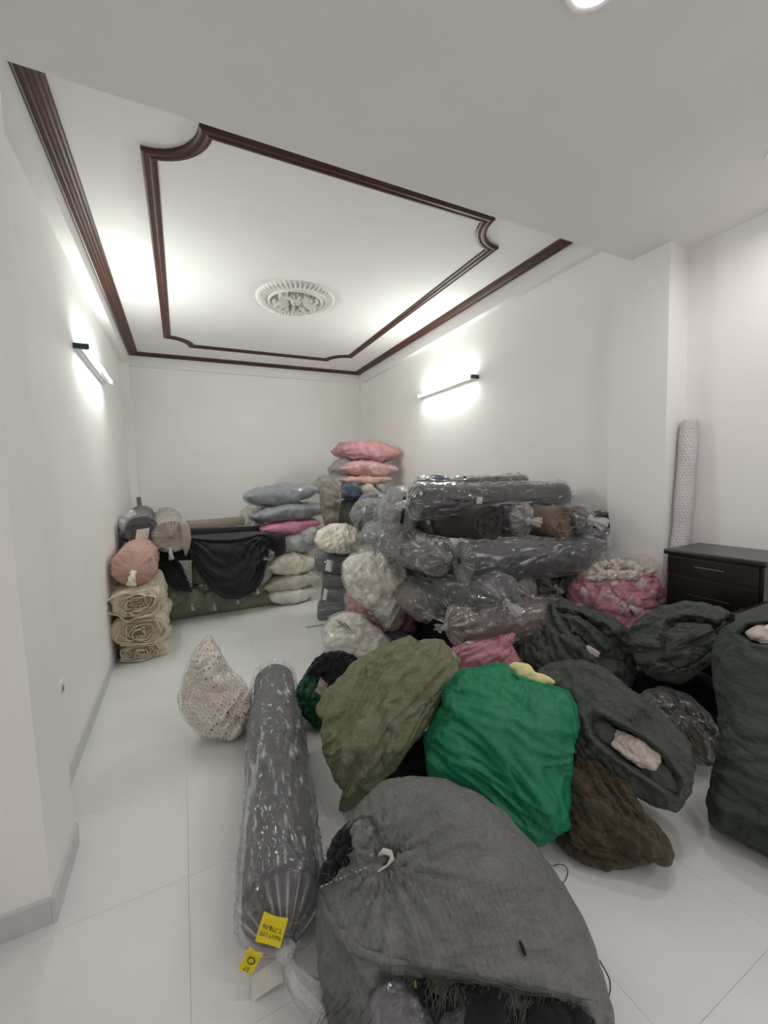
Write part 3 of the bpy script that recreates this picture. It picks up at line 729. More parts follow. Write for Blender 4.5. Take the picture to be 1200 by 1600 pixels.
M_yellow = m_plain('yellow_label', srgb((226, 208, 26)), .6)
M_ink = m_plain('black_ink', srgb((40, 38, 28)), .7)

def pleat(K, amp, L, n, seed=0):
    """gathers radiating from a tie at K"""
    def f(P, C, nn, e1, e2, rho):
        k = K(P) if callable(K) else K; D = P-k; x, y = D@e1, D@e2; r = np.linalg.norm(D, axis=-1); ph = np.arctan2(y, x)
        w_ = amp*np.exp(-r/L)*np.minimum(1, r/.05)*(np.cos(n*ph+seed+1.2*np.sin(ph*3))+.6*np.cos(n*1.7*ph+2*seed+r*9))
        dip = -amp*2.2*np.exp(-(r/(.25*L))**2)
        return P+nn*(w_+dip)[..., None]
    return f
def chain(*fs):
    def g(P, *a):
        for f in fs: P = f(P, *a)
        return P
    return g
def strands(rows, r=.0011):
    out = [tube(np.asarray(p), r, 3, False)[:2] for p in rows]; return join(out)
def onskin(P, pts, lift=.004): return [hit(P, x, y, lift) for x, y in pts]

# ---- charcoal sack, front
T = Thing('woven_sack', 'large charcoal woven sack with torn fringed side, lying in the foreground', 'sack')
ol = [(640,1215),(690,1222),(740,1240),(790,1275),(840,1330),(880,1385),(915,1440),(935,1500),(950,1560),(962,1640),(900,1720),(760,1740),(600,1720),(540,1640),(513,1560),(499,1490),(498,1420),(505,1370),(520,1330),(545,1290),(565,1255),(600,1225)]
mouth = [(508,1385),(512,1350),(528,1315),(552,1285),(580,1275),(594,1292),(598,1325),(592,1350),(560,1362)]
tear = [(575,1545),(590,1522),(650,1518),(720,1525),(800,1538),(880,1560),(925,1590),(930,1650),(800,1700),(620,1690)]
P = puff(T, 'sack_cloth', W_char, ol, (720, 1440), Y=1.0, tf=.27, tb=.25, N=110, a=2.5, exc=(.02, .02), hmax=.010, it=40, wl=.07, seed=3, lump=.014, lf=2.2, smooth=4,
         disp=chain(pleat(lambda P: hit(P, 604, 1345), .017, .13, 19), folds(.012, 8, 9, .2, 4), dent(mouth, .05, .012), dent(tear, .05, .0, .1, 5.),
                    folds(.02, -48, 5, .1, 9, where=lambda x, y: np.clip((-x-.12)*6, 0, 1)*np.clip((.05-y)*8, 0, 1))))
def sub(T, part, mat, P, outline, c, lift, tf=.03, tb=.03, **k):
    C0 = hit(P, *c, lift); return puff(T, part, mat, outline, c, C0=C0, tf=tf, tb=tb, **k)
sub(T, 'black_lining', K_black, P, [(505,1392),(508,1352),(525,1315),(545,1287),(560,1292),(556,1320),(560,1345),(548,1368),(525,1385)], (532, 1345), -.005, .045, .03, N=56, exc=(.2, .2), hmax=.03, wl=.03, seed=4, lump=.02, lf=9, smooth=1)
sub(T, 'plastic_scrap', M_filmd, P, [(548,1300),(565,1285),(588,1290),(596,1318),(590,1345),(570,1362),(562,1340),(556,1318)], (575, 1322), .01, .03, .02, N=40, exc=(.25, .25), hmax=.025, wl=.04, seed=5, lump=.01, lf=9)
p0 = hit(P, 606, 1345, .02); V, F, t3 = tube([hit(P, 592, 1336, .012), hit(P, 600, 1330, .02), hit(P, 610, 1333, .024), hit(P, 613, 1342, .024), hit(P, 606, 1352, .02), hit(P, 590, 1362, .012)], [.004, .009, .010, .008, .004, .003], 8)
T.add('cord_knot', V, F, M_string, True, t3, label='white cord knot')
for q in range(0, 20, 2):
    V, F, t3 = tube(onskin(P, [(500+q*3.8, 1386-q*1.6), (504+q*3.8, 1384.5-q*1.6)], .009), .0017, 4); T.add('stitch', V, F, M_string, True, t3)
sub(T, 'black_filling', K_black, P, [(590,1535),(650,1522),(720,1528),(800,1542),(880,1565),(925,1592),(930,1650),(800,1690),(620,1680)], (760, 1600), -.005, .03, .05, N=48, exc=(.1, .1), hmax=.02, wl=.06, seed=14, lump=.02, lf=6, smooth=1)
sub(T, 'wrapped_roll', m_bagged('bagged_grey_inner', srgb((84, 83, 90)), .25, 1., 7, .8, .05), P, [(580,1575),(588,1545),(603,1530),(622,1533),(645,1560),(668,1590),(690,1650),(600,1680),(578,1620)], (620, 1590), .01, .05, .05, N=40, exc=(.06, .06), hmax=.012, wl=.05, seed=24, lump=.01)
sub(T, 'wrapped_roll', m_bagged('bagged_black_inner', srgb((40, 40, 44)), .25, 1., 9, .9, .04), P, [(690,1575),(720,1560),(770,1570),(800,1600),(790,1660),(700,1670),(680,1610)], (740, 1610), .005, .045, .05, N=36, exc=(.08, .08), hmax=.014, wl=.05, seed=25, lump=.01)
sub(T, 'film_wrap', M_filmd, P, [(576,1575),(586,1542),(603,1527),(624,1530),(648,1558),(672,1590),(694,1650),(600,1684),(575,1620)], (620, 1590), .018, .055, .05, N=44, exc=(.1, .1), hmax=.02, wl=.05, seed=26, lump=.01, disp=folds(.012, 70, 8, .15, 3))
rng = np.random.RandomState(7); rows = []
for k in range(46):
    t = rng.rand(); x, y = (508+70*t, 1375-92*t) if k % 2 else (510+30*rng.rand(), 1385-60*rng.rand()); L = 8+18*rng.rand(); a = rng.rand()*6.3
    rows.append(onskin(P, [(max(503, x+L*q*math.cos(a)), y+L*q*math.sin(a)) for q in np.linspace(0, 1, 5)], .02+.025*rng.rand()))
for k in range(300):
    x = 590+330*rng.rand()**.8; y = 1518+(x-590)*.17+rng.normal()*4; L = 20+70*rng.rand(); a = rng.normal()*.22+(.12 if x > 760 else -.1)
    pts = [(x+L*t*math.sin(a)+4*math.sin(t*3+k), min(1660, y+L*t)) for t in np.linspace(0, 1, 6)]; rows.append(onskin(P, pts, .012+.012*rng.rand()))
for k in range(34):
    x = 500+75*rng.rand(); y = 1545+(x-500)*.2+80*rng.rand(); L = 16+34*rng.rand(); a = -.5+rng.normal()*.5
    rows.append(onskin(P, [(x+L*t*math.sin(a), y+L*t*.8) for t in np.linspace(0, 1, 5)], .006+.012*rng.rand()))
for k in range(60):  # loosened weft running along the tear
    x = 620+180*rng.rand(); y = 1512+(x-590)*.17-14*rng.rand(); L = 60+90*rng.rand()
    rows.append(onskin(P, [(x+L*t, y+L*t*.20+3*math.sin(t*2)) for t in np.linspace(0, 1, 8)], .004))
V, F = strands(rows); T.add('frayed_threads', V, F, m_plain('grey_threads', srgb((88, 94, 86)), .7), kind='stuff')
V, F, t3 = tube(onskin(P, [(812,1470),(816,1480),(820,1490),(822,1494)], .012), [.003, .006, .005, .002], 6); T.add('loose_tuft', V, F, K_black, True, t3)
V, F, t3 = tube(onskin(P, [(648,1532),(650,1545),(652,1556)], .02), [.004, .005, .004], 4); T.add('yellow_tape', V, F, m_plain('ochre_tape', srgb((150, 125, 40)), .6), True, t3, label='ochre strip of tape')
V, F, t3 = tube(onskin(P, [(499,1392),(512,1425),(535,1460),(565,1487),(600,1500),(640,1505)], .001), [.006, .013, .015, .014, .011, .005], 10); T.add('folded_hem', V, F, W_char, True, t3)
T.build()

# ---- bright green sack
T = Thing('woven_sack', 'bright green stuffed sack standing in the middle of the floor', 'sack')
ol = [(716,1049),(740,1044),(765,1037),(790,1036),(808,1055),(850,1067),(888,1078),(903,1105),(908,1136),(897,1150),(894,1200),(895,1260),(887,1290),(850,1315),(800,1305),(750,1270),(700,1240),(668,1205),(662,1150),(680,1120),(693,1100),(695,1070)]
P = puff(T, 'sack_cloth', W_green, ol, (785, 1180), zmin=.02, tf=.20, tb=.24, vz=.75, N=104, a=2.6, exc=(.02, .02), hmax=.009, it=60, wl=.07, seed=5, lump=.014, aniso=(1, 1, .6), smooth=2,
         disp=chain(folds(.024, -28, 3.6, .22, 5), folds(.012, -16, 8, .15, 6), folds(.014, 72, 7, .2, 8, where=lambda x, y: np.clip((y-.12)*8, 0, 1)), folds(.012, 50, 7, .2, 3, where=lambda x, y: np.clip((-y-.1)*6, 0, 1)*np.clip((x)*6, 0, 1))))
sub(T, 'cream_filling', K_cream, P, [(795,1040),(805,1036),(825,1042),(835,1052),(855,1058),(872,1066),(850,1071),(812,1062)], (826, 1052), -.02, .03, .05, N=30, exc=(.1, .1), hmax=.015, wl=.05, seed=6, lump=.01, label='pale yellow cloth showing at the mouth')
V, F, t3 = tube(onskin(P, [(800,1052),(812,1060),(830,1064),(850,1070),(870,1075),(888,1080),(898,1100),(905,1130)], .004), .005, 8); T.add('mouth_hem', V, F, W_green, True, t3)
T.build()

# ---- olive sack
T = Thing('woven_sack', 'olive green woven sack slumped left of the bright green sack', 'sack')
ol = [(555,1035),(585,1020),(600,1008),(625,1000),(642,995),(652,1005),(668,998),(692,1000),(703,1018),(718,1050),(697,1062),(692,1090),(674,1118),(655,1150),(640,1165),(622,1190),(595,1215),(565,1247),(540,1264),(529,1269),(527,1262),(539,1235),(522,1212),(507,1178),(502,1145),(505,1125),(495,1115),(495,1103),(512,1080),(533,1060)]
puff(T, 'sack_cloth', W_olive, ol, (605, 1115), zmin=.02, tf=.17, tb=.2, vz=.8, N=104, a=2.4, exc=(.05, .05), hmax=.018, it=60, wl=.09, seed=8, lump=.015, lf=3, smooth=1.4, aniso=(1, 1, .5),
     disp=chain(folds(.030, 58, 4.2, .16, 5), folds(.014, 48, 9, .16, 16), folds(.02, 20, 8, .3, 26, where=lambda x, y: np.clip((y-.12)*8, 0, 1))))
T.build()

T = Thing('cloth_bundle', 'black cloth bundle wedged on the floor between the olive and bright green sacks', 'cloth')
puff(T, 'cloth', K_black, [(598,1216),(615,1188),(638,1158),(660,1138),(674,1170),(680,1222),(650,1240),(610,1236)], (642, 1196), zmin=.012, tf=.06, tb=.08, N=40, exc=(.1, .1), hmax=.02, wl=.06, seed=17)
T.build()
# ---- small dark green bag with cloth spilling out
T = Thing('cloth_bag', 'small emerald bag with black and beige cloth spilling out, behind the olive sack', 'bag')
P = puff(T, 'bag_cloth', m_woven('woven_emerald', srgb((8, 72, 44)), .5, 340, .12, .3), [(468,1068),(480,1052),(500,1045),(530,1050),(560,1080),(560,1110),(530,1130),(508,1136),(490,1135),(478,1122),(466,1100),(463,1085)], (510, 1092), zmin=.015, tf=.12, tb=.14, N=60, exc=(.1, .1), hmax=.02, it=50, wl=.06, seed=9, lump=.02, lf=6,
         disp=chain(dent([(492,1066),(505,1055),(530,1060),(540,1085),(520,1098),(500,1092)], .05, .02), folds(.018, 60, 9, .2, 4)))
sub(T, 'beige_filling', K_beige, P, [(492,1082),(500,1060),(515,1056),(530,1070),(525,1092),(500,1096)], (510, 1078), .03, .03, .04, N=30, exc=(.2, .2), hmax=.02, wl=.04, seed=6, lump=.01, label='beige striped cloth')
sub(T, 'black_filling', K_black, P, [(476,1058),(488,1036),(505,1022),(528,1018),(552,1023),(566,1036),(560,1060),(530,1082),(516,1100),(510,1092),(512,1070),(500,1055),(488,1054)], (527, 1045), .06, .05, .06, N=44, exc=(.12, .12), hmax=.022, wl=.05, seed=16, lump=.02, smooth=2, disp=folds(.02, 40, 9, .2, 8))
T.build()

# ---- brown heap on the floor
T = Thing('cloth_heap', 'crumpled dark brown cloth heap on the floor right of the bright green sack', 'cloth')
puff(T, 'cloth', K_brown, [(885,1195),(915,1180),(945,1195),(985,1222),(1000,1260),(1020,1285),(1040,1308),(1052,1335),(1045,1352),(1020,1345),(990,1352),(950,1357),(910,1345),(880,1328),(872,1310),(883,1280),(886,1240)], (950, 1290), zmin=.012, tf=.10, tb=.12, vz=1., N=120, exc=(.13, .13), hmax=.020, it=70, wl=.065, seed=12, lump=.012, lf=4, smooth=2,
     disp=chain(folds(.026, -62, 8, .2, 3, where=lambda x, y: np.clip((y+.06)*7, 0, 1)), folds(.024, -6, 10, .2, 5, where=lambda x, y: np.clip((-y+.03)*7, 0, 1)), folds(.006, -50, 20, .3, 9)))
T.build()

# ---- sack with white cloth in its mouth
T = Thing('woven_sack', 'dark green sack slumped over with white cloth in its open mouth', 'sack')
ol = [(838,1048),(860,1036),(890,1031),(920,1035),(945,1048),(975,1070),(1010,1095),(1045,1125),(1072,1155),(1083,1190),(1078,1230),(1068,1255),(1055,1266),(1025,1258),(990,1240),(955,1217),(925,1200),(895,1190),(880,1160),(875,1110),(850,1070)]
P = puff(T, 'sack_cloth', W_dark, ol, (965, 1145), Y=1.17, tf=.15, tb=.17, N=104, a=2.4, exc=(.05, .05), hmax=.016, it=60, wl=.08, seed=21, lump=.016, smooth=2, floor=.03,
         disp=chain(folds(.02, -38, 5, .18, 5), folds(.012, -50, 9, .2, 15), dent([(912,1118),(935,1112),(965,1128),(1005,1150),(1040,1180),(1064,1215),(1060,1246),(1030,1232),(990,1205),(955,1180),(925,1152)], .085, .030, .16), folds(.018, 65, 8, .2, 7, where=lambda x, y: np.clip((-x-.0)*6, 0, 1))))
sub(T, 'white_filling', K_white, P, [(952,1150),(962,1140),(985,1148),(1010,1163),(1030,1178),(1031,1190),(1024,1204),(1000,1198),(975,1182),(958,1166)], (990, 1170), .035, .02, .04, N=48, exc=(.10, .10), hmax=.014, wl=.05, seed=22, lump=.012, lf=8, smooth=1, disp=folds(.014, -35, 9, .15, 3), label='white cloth in the mouth of the sack')
sub(T, 'dark_filling', W_dark, P, [(1000,1200),(1028,1190),(1045,1205),(1058,1235),(1040,1236),(1015,1222)], (1032, 1216), .03, .02, .03, N=30, exc=(.1, .1), hmax=.02, wl=.04, seed=23)
sub(T, 'dark_filling', W_dark, P, [(915,1118),(940,1118),(960,1140),(955,1160),(935,1150)], (938, 1137), .03, .02, .03, N=30, exc=(.15, .15), hmax=.02, wl=.03, seed=26)
T.build()

# ---- two open sacks behind
T = Thing('woven_sack', 'dark green open sack in front of the clear bag of pink clothes', 'sack')
ol = [(805,1005),(812,985),(828,955),(850,940),(880,938),(905,948),(950,960),(985,985),(997,1020),(993,1045),(985,1075),(960,1120),(905,1165),(850,1150),(815,1080),(806,1030)]
P = puff(T, 'sack_cloth', W_dark, ol, (900, 1030), Y=1.78, tf=.2, tb=.2, vz=.9, N=104, a=2.4, exc=(.07, .07), hmax=.022, it=60, wl=.08, seed=31, lump=.02, smooth=3,
         disp=chain(folds(.03, -38, 5, .16, 5), dent([(862,948),(900,955),(945,975),(983,1012),(985,1042),(950,1048),(925,1030),(890,992)], .07, .028, .18), folds(.022, -62, 9, .2, 8)))
sub(T, 'inner_folds', W_dark, P, [(868,958),(900,962),(935,985),(955,1015),(930,1022),(900,990)], (912, 988), .02, .03, .04, N=40, exc=(.2, .2), hmax=.025, wl=.04, seed=33, disp=folds(.03, -50, 12, .2, 4))
sub(T, 'white_filling', K_white, P, [(910,1012),(920,1008),(938,1020),(935,1028),(918,1024)], (924, 1018), .035, .01, .02, N=20, label='scrap of white cloth')
T.build()
T = Thing('woven_sack', 'dark green open sack lying in front of the dark cabinet', 'sack')
ol = [(984,1000),(988,978),(1005,962),(1035,948),(1070,940),(1105,944),(1140,955),(1146,975),(1140,1005),(1120,1030),(1090,1050),(1062,1066),(1035,1062),(1008,1047),(993,1028)]
P = puff(T, 'sack_cloth', W_dark, ol, (1065, 1003), Y=1.27, tf=.15, tb=.17, vz=.9, N=96, a=2.4, exc=(.07, .07), hmax=.02, it=60, wl=.08, seed=41, lump=.016, smooth=2,
         disp=chain(folds(.022, 25, 6, .18, 5), dent([(1040,968),(1065,960),(1100,965),(1128,975),(1125,1005),(1095,1035),(1060,1050),(1025,1035),(1030,1000)], .06, .02, .16), folds(.018, 38, 11, .2, 8)))
sub(T, 'inner_folds', W_dark, P, [(1038,990),(1060,975),(1110,975),(1122,1000),(1095,1030),(1060,1042),(1035,1025)], (1080, 1005), .05, .04, .04, N=48, exc=(.10, .10), hmax=.02, wl=.06, seed=43, disp=folds(.02, 28, 11, .2, 4))
V, F, t3 = tube(onskin(P, [(1044,968),(1041,975),(1050,979),(1062,976),(1075,972)], .012), .004, 8); T.add('hem_piping', V, F, M_dkstr, True, t3)
T.build()

# ---- black sack, clear bag with brown cloth, tall sack at the right edge
T = Thing('black_sack', 'black stuffed sack on the floor under the other sacks at the right', 'sack')
puff(T, 'sack_cloth', m_cloth('black_sacking', srgb((17, 17, 19)), .7, .3, 60, .2), [(955,1095),(985,1050),(1040,1040),(1110,1055),(1150,1100),(1150,1180),(1125,1240),(1105,1276),(1080,1286),(1030,1281),(990,1268),(950,1230),(940,1150)], (1050, 1175), Y=1.32, tf=.10, tb=.22, vz=.8, N=60, exc=(.05, .05), hmax=.02, it=40, wl=.12, seed=51, lump=.02, disp=folds(.02, 50, 5, .2, 3))
T.build()
T = Thing('clear_bag', 'clear plastic bag of brown cloth on the black sack', 'bag')
ol = [(995,1090),(1015,1076),(1040,1073),(1075,1085),(1105,1112),(1124,1150),(1125,1185),(1114,1208),(1085,1190),(1050,1160),(1010,1125)]
P = puff(T, 'brown_cloth', K_brown, [(1040,1118),(1060,1112),(1085,1125),(1105,1150),(1112,1180),(1104,1192),(1080,1172),(1055,1145)], (1078, 1150), Y=1.16, tf=.06, tb=.06, N=48, exc=(.14, .14), hmax=.02, wl=.05, seed=52, lump=.02, disp=folds(.02, -45, 9, .2, 3))
puff(T, 'film', M_filmc, ol, (1065, 1140), Y=1.16, tf=.10, tb=.08, N=56, exc=(.07, .07), hmax=.016, wl=.08, seed=53, lump=.015, disp=folds(.014, -40, 7, .2, 5))
T.build()
T = Thing('woven_sack', 'tall slate green sack of white cloth at the right edge', 'sack')
ol = [(1114,1010),(1122,992),(1140,975),(1165,966),(1200,962),(1250,966),(1285,990),(1305,1080),(1300,1200),(1280,1345),(1230,1350),(1190,1332),(1150,1308),(1113,1283),(1107,1245),(1118,1200),(1127,1165),(1124,1110),(1114,1055)]
P = puff(T, 'sack_cloth', W_tall, ol, (1210, 1160), zmin=.012, tf=.2, tb=.2, vz=.7, N=104, a=2.5, exc=(.04, .04), hmax=.014, it=60, wl=.10, seed=61, lump=.014, smooth=3,
         disp=chain(folds(.02, 12, 4.5, .2, 5), folds(.012, -30, 7, .2, 15), folds(.016, 65, 8, .16, 25, where=lambda x, y: np.clip((-y-.12)*5, 0, 1)), dent([(1150,990),(1165,976),(1205,970),(1255,974),(1275,992),(1255,1010),(1210,1012),(1170,1006)], .10, .022, .2)))
sub(T, 'white_filling', K_white, P, [(1164,988),(1180,980),(1210,978),(1255,982),(1262,998),(1230,1006),(1195,1004),(1172,998)], (1212, 992), .05, .035, .06, N=44, exc=(.12, .12), hmax=.02, wl=.05, seed=62, disp=folds(.014, 5, 12, .2, 3), label='folded white cloth in the mouth')
T.build()

# ---- pink polka dot bag, clear bag of pink clothes
def m_dots(name, base, dot, n, r, coat=.8, soft=.02, turn=.6):
    t = NT(name); tc = t.new('ShaderNodeTexCoord'); mp = t.new('ShaderNodeMapping'); mp.inputs['Scale'].default_value = (n, n, n); mp.inputs['Rotation'].default_value = (0, 0, turn); t.link(tc.outputs['UV'], mp.inputs['Vector'])
    wv = t.noise(tc.outputs['UV'], 3, 3); ad = t.new('ShaderNodeVectorMath', operation='ADD'); sc = t.new('ShaderNodeVectorMath', operation='SCALE'); sc.inputs['Scale'].default_value = n*.035
    cb = t.new('ShaderNodeCombineXYZ'); t.link(wv, cb.inputs[0]); t.link(t.noise(tc.outputs['UV'], 3.7, 3), cb.inputs[1]); t.link(cb.outputs[0], sc.inputs[0]); t.link(mp.outputs[0], ad.inputs[0]); t.link(sc.outputs[0], ad.inputs[1])
    fr = t.new('ShaderNodeVectorMath', operation='FRACTION'); t.link(ad.outputs[0], fr.inputs[0]); sb = t.new('ShaderNodeVectorMath', operation='SUBTRACT'); sb.inputs[1].default_value = (.5, .5, 0); t.link(fr.outputs[0], sb.inputs[0])
    sp = t.new('ShaderNodeSeparateXYZ'); t.link(sb.outputs[0], sp.inputs[0]); d = t.math('SQRT', t.math('ADD', t.math('MULTIPLY', sp.outputs[0], sp.outputs[0]), t.math('MULTIPLY', sp.outputs[1], sp.outputs[1])))
    t.link(t.ramp(d, [(r, dot), (r+soft, base)]), t.b.inputs['Base Color']); t.b.inputs['Roughness'].default_value = .85
    v = t.coords(); a = t.noise(v, 9, 3, .5, 1.2); rr = t.math('POWER', t.math('ABSOLUTE', t.math('SUBTRACT', a, .5)), .6)
    t.b.inputs['Coat Weight'].default_value = coat; t.b.inputs['Coat Roughness'].default_value = .15; t.link(t.bump(rr, .5, .03), t.b.inputs['Coat Normal'])
    f = t.noise(v, 22, 6, .6, .5); t.link(t.bump(f, .3, .012), t.b.inputs['Normal']); return t.m
T = Thing('dotted_bag', 'clear bag of pink cloth with white specks between olive and dark green sacks', 'bag')
puff(T, 'pink_cloth', m_dots('pink_specks', srgb((178, 112, 124)), srgb((216, 188, 192)), 46, .22), [(702,1018),(722,1006),(745,1000),(775,996),(800,989),(807,992),(799,1005),(806,1020),(814,1038),(800,1060),(770,1090),(735,1080),(712,1048)], (760, 1035), Y=1.95, tf=.12, tb=.12, N=60, exc=(.10, .10), hmax=.02, wl=.08, seed=71, lump=.02, smooth=1.5, disp=folds(.02, 20, 7, .2, 3))
P_ = at(718, 1022, 1.86)
tag(T, M_paper, at(735, 1006, 1.86), [1, .2, -.2], [0, -.4, .9], .075, .03, .1, 'paper_label', seed=3); tag(T, M_paper, at(712, 1030, 1.86), [.6, .1, -.7], [.6, -.2, .6], .09, .04, .1, 'paper_label', seed=5)
T.build()
T = Thing('clear_bag', 'large clear plastic bag of pink and cream clothes beside the column', 'bag')
M_pinkc = m_cloth('pink_clothes', srgb((194, 128, 142)), .9, .3, 30, .22)
P = puff(T, 'pink_clothes', M_pinkc, [(890,915),(905,900),(935,893),(970,895),(1005,892),(1030,905),(1040,930),(1036,958),(1030,1010),(960,1040),(905,1010),(890,945)], (965, 935), Y=1.92, tf=.17, tb=.16, N=84, exc=(.14, .14), hmax=.03, it=60, wl=.07, seed=81, lump=.02, lf=5, disp=folds(.02, 10, 9, .25, 3))
K_ivory = m_cloth('ivory_cloth', srgb((206, 200, 184)), .9, .35, 30, .12)
for q_, (x, y, a_, b_) in enumerate([(918,896,16,9),(940,888,18,12),(962,886,18,13),(985,889,18,11),(1008,894,15,8),(950,898,18,7),(978,899,20,7),(930,904,14,5)]):
    sub(T, 'cream_garment', K_ivory, P, [(x-a_, y), (x-a_*.5, y-b_*.8), (x+a_*.3, y-b_), (x+a_, y-b_*.2), (x+a_*.6, y+b_*.7), (x-a_*.3, y+b_*.8)], (x, y), .02, .03, .05, N=24, exc=(.2, .2), hmax=.015, it=30, wl=.03, seed=82+q_, lump=.012, lf=9, smooth=1, disp=folds(.018, 20*q_-60, 14, .2, q_))
rng = np.random.RandomState(2)
M_patch = m_cloth('white_patch', srgb((206, 190, 190)), .9, .3, 40, .06)
for x, y, s in [(912,925,10),(905,945,8),(938,935,6),(1002,915,12),(974,949,15),(992,950,11),(930,958,7),(1022,925,7),(1035,938,8),(960,912,6),(950,925,5),(925,912,6),(1012,952,6)]:
    q = hit(P, x, y, .012); k = mpp(q); n_ = nrm(EYE-q); u_ = nrm(np.cross([0, 0, 1.], n_)); v_ = np.cross(n_, u_); a = rng.rand()*3; u2 = u_*math.cos(a)+v_*math.sin(a); v2 = -u_*math.sin(a)+v_*math.cos(a)
    tag(T, M_patch, q, u2+n_*.25*rng.normal(), v2+n_*.25*rng.normal(), s*1.6*k, s*1.05*k, .3, 'white_patch', seed=x)
for x, y, s in [(930,888,8),(952,884,7),(975,888,8)]:
    sub(T, 'olive_trim', m_cloth('olive_trim', srgb((110, 98, 58)), .9), P, [(x-s, y+3), (x, y-2), (x+s, y-4), (x+s, y-1), (x-s+3, y+5)], (x, y), .055, .008, .01, N=12, it=0)
V, F, t3 = tube(onskin(P, [(990,925),(986,935),(978,942),(974,948),(982,952)], .02), .0035, 6); T.add('drawstring', V, F, M_string, True, t3)
puff(T, 'film', M_filmc, [(885,918),(889,893),(900,874),(915,863),(935,857),(962,862),(985,868),(1010,868),(1032,885),(1043,912),(1043,945),(1036,975),(1030,1015),(960,1046),(900,1015),(887,945)], (965, 925), Y=1.92, tf=.21, tb=.18, N=80, exc=(.05, .05), hmax=.016, it=50, wl=.09, seed=83, lump=.012, smooth=2, disp=folds(.014, 80, 6, .2, 3))
T.build()

# ---- dotted pillow bag on the floor
T = Thing('dotted_bag', 'cream bag with dark polka dots in clear plastic on the open floor', 'bag')
ol = [(323,1002),(330,1000),(338,1012),(347,1030),(356,1046),(374,1064),(388,1085),(392,1108),(388,1128),(376,1140),(368,1151),(345,1154),(318,1147),(299,1131),(286,1108),(283,1085),(290,1058),(299,1036),(309,1018)]
P = puff(T, 'dotted_cloth', m_dots('cream_dots', srgb((222, 214, 202)), srgb((84, 66, 60)), 24, .13, .8, .05), ol, (335, 1085), zmin=.012, tf=.13, tb=.14, N=84, exc=(.05, .05), hmax=.02, it=60, wl=.09, seed=91, lump=.02, lf=4, smooth=2,
         disp=chain(pleat(lambda P: hit(P, 368, 1125), .018, .06, 11), folds(.022, 18, 5, .25, 3), folds(.012, -40, 8, .2, 5)))
ol2 = [(322,996),(326,989),(333,1000),(342,1013),(350,1030),(360,1045),(378,1062),(391,1084),(395,1108),(391,1130),(379,1143),(369,1155),(345,1158),(316,1151),(296,1134),(283,1110),(280,1085),(286,1056),(296,1033),(307,1014)]
puff(T, 'film', M_filmc, ol2, (335, 1085), zmin=.008, tf=.15, tb=.15, N=76, exc=(.06, .06), hmax=.014, it=50, wl=.07, seed=92, lump=.014, lf=4, smooth=2, disp=chain(pleat(lambda P: hit(P, 368, 1125), .02, .07, 13), folds(.014, 15, 6, .2, 5)))
T.build()

# ---- long grey roll on the floor
A, B = np.array([.215, 1.32, .150]), np.array([.505, 2.93, .152]); d = nrm(B-A); L = np.linalg.norm(B-A)
T = Thing('fabric_roll', 'long dark grey fabric roll in clear plastic with yellow labels, on the floor', 'fabric roll')
K_roll = m_cloth('dark_grey_fabric', srgb((70, 69, 73)), .9, .25, 50, .15)
roll_body(T, 'fabric', K_roll, A, d, L, .142, nu=64, nv=60, seed=5, rough=.02, dent=.03)
film_roll(T, 'plastic_sleeve', M_filmd, A-d*.01, d, L+.03, .145, (1, 0), nu=120, nv=120, seed=6, gap=.006, fold=.010, pleats=11, capL=.6, tip=(.25, 0))
kp = A-d*.105+np.array([0, 0, -.02]); knot(T, kp, -d, (.5, -.5, -.30), .030, .19, 3, name='tied_end', label='white twisted plastic tail')
film = T.parts[1]['V']
def skin_at(px, py, lift=.004):
    dd = nrm(ray(px, py)); D = film-EYE; c = (D@dd)/np.linalg.norm(D, axis=1); m = c > math.cos(.02); 
    k = np.argmin(np.where(m, np.linalg.norm(D, axis=1), 9)) if m.any() else np.argmax(c); return EYE+dd*(np.linalg.norm(D[k])-lift)
c1 = skin_at(425, 1452, .008); u1 = nrm(skin_at(443, 1458, .008)-skin_at(407, 1447, .008)); v1 = nrm(skin_at(430, 1433, .008)-skin_at(420, 1470, .008)); v1 = nrm(v1-u1*(u1@v1)); n1 = np.cross(u1, v1)
if n1@(EYE-c1) < 0: n1 = -n1
t1 = tag(T, M_yellow, c1+n1*.006, u1, v1, 40*mpp(c1), 36*mpp(c1), .04, 'yellow_label', label='yellow paper label with printed number')
c2 = skin_at(391, 1503, .006); u2 = nrm([.55, .15, .6]); u2 = nrm(ray(402, 1480)-ray(384, 1512)); v2 = nrm(ray(378, 1487)-ray(404, 1512)); v2 = nrm(v2-u2*(u2@v2))
t2 = tag(T, M_yellow, c2, -v2, u2, 24*mpp(c2), 38*mpp(c2), .05, 'yellow_label', label='yellow paper label with a ring')
c3 = skin_at(416, 1530, .003); t3_ = tag(T, M_paper, c3, [1, -.1, .25], [0.1, .8, .6], .10, .055, .12, 'printed_slip', label='white printed slip under the plastic')
txt = [(t1, 'T-778-96', c1+n1*.0085+v1*.006, -u1, -v1, .017, M_ink), (t1, 'NAVY LIFE', c1+n1*.0085-v1*.012, -u1, -v1, .015, M_ink)]
n2 = np.cross(-v2, u2); n2 = n2 if n2@(EYE-c2) > 0 else -n2
txt += [(t2, 'O', c2+n2*.004+u2*.010, v2 if np.cross(v2, -u2)@(EYE-c2) > 0 else -v2, -u2, .036, M_ink), (t2, '57', c2+n2*.004-u2*.020, v2 if np.cross(v2, -u2)@(EYE-c2) > 0 else -v2, -u2, .019, M_ink)]
T.build(texts=txt)

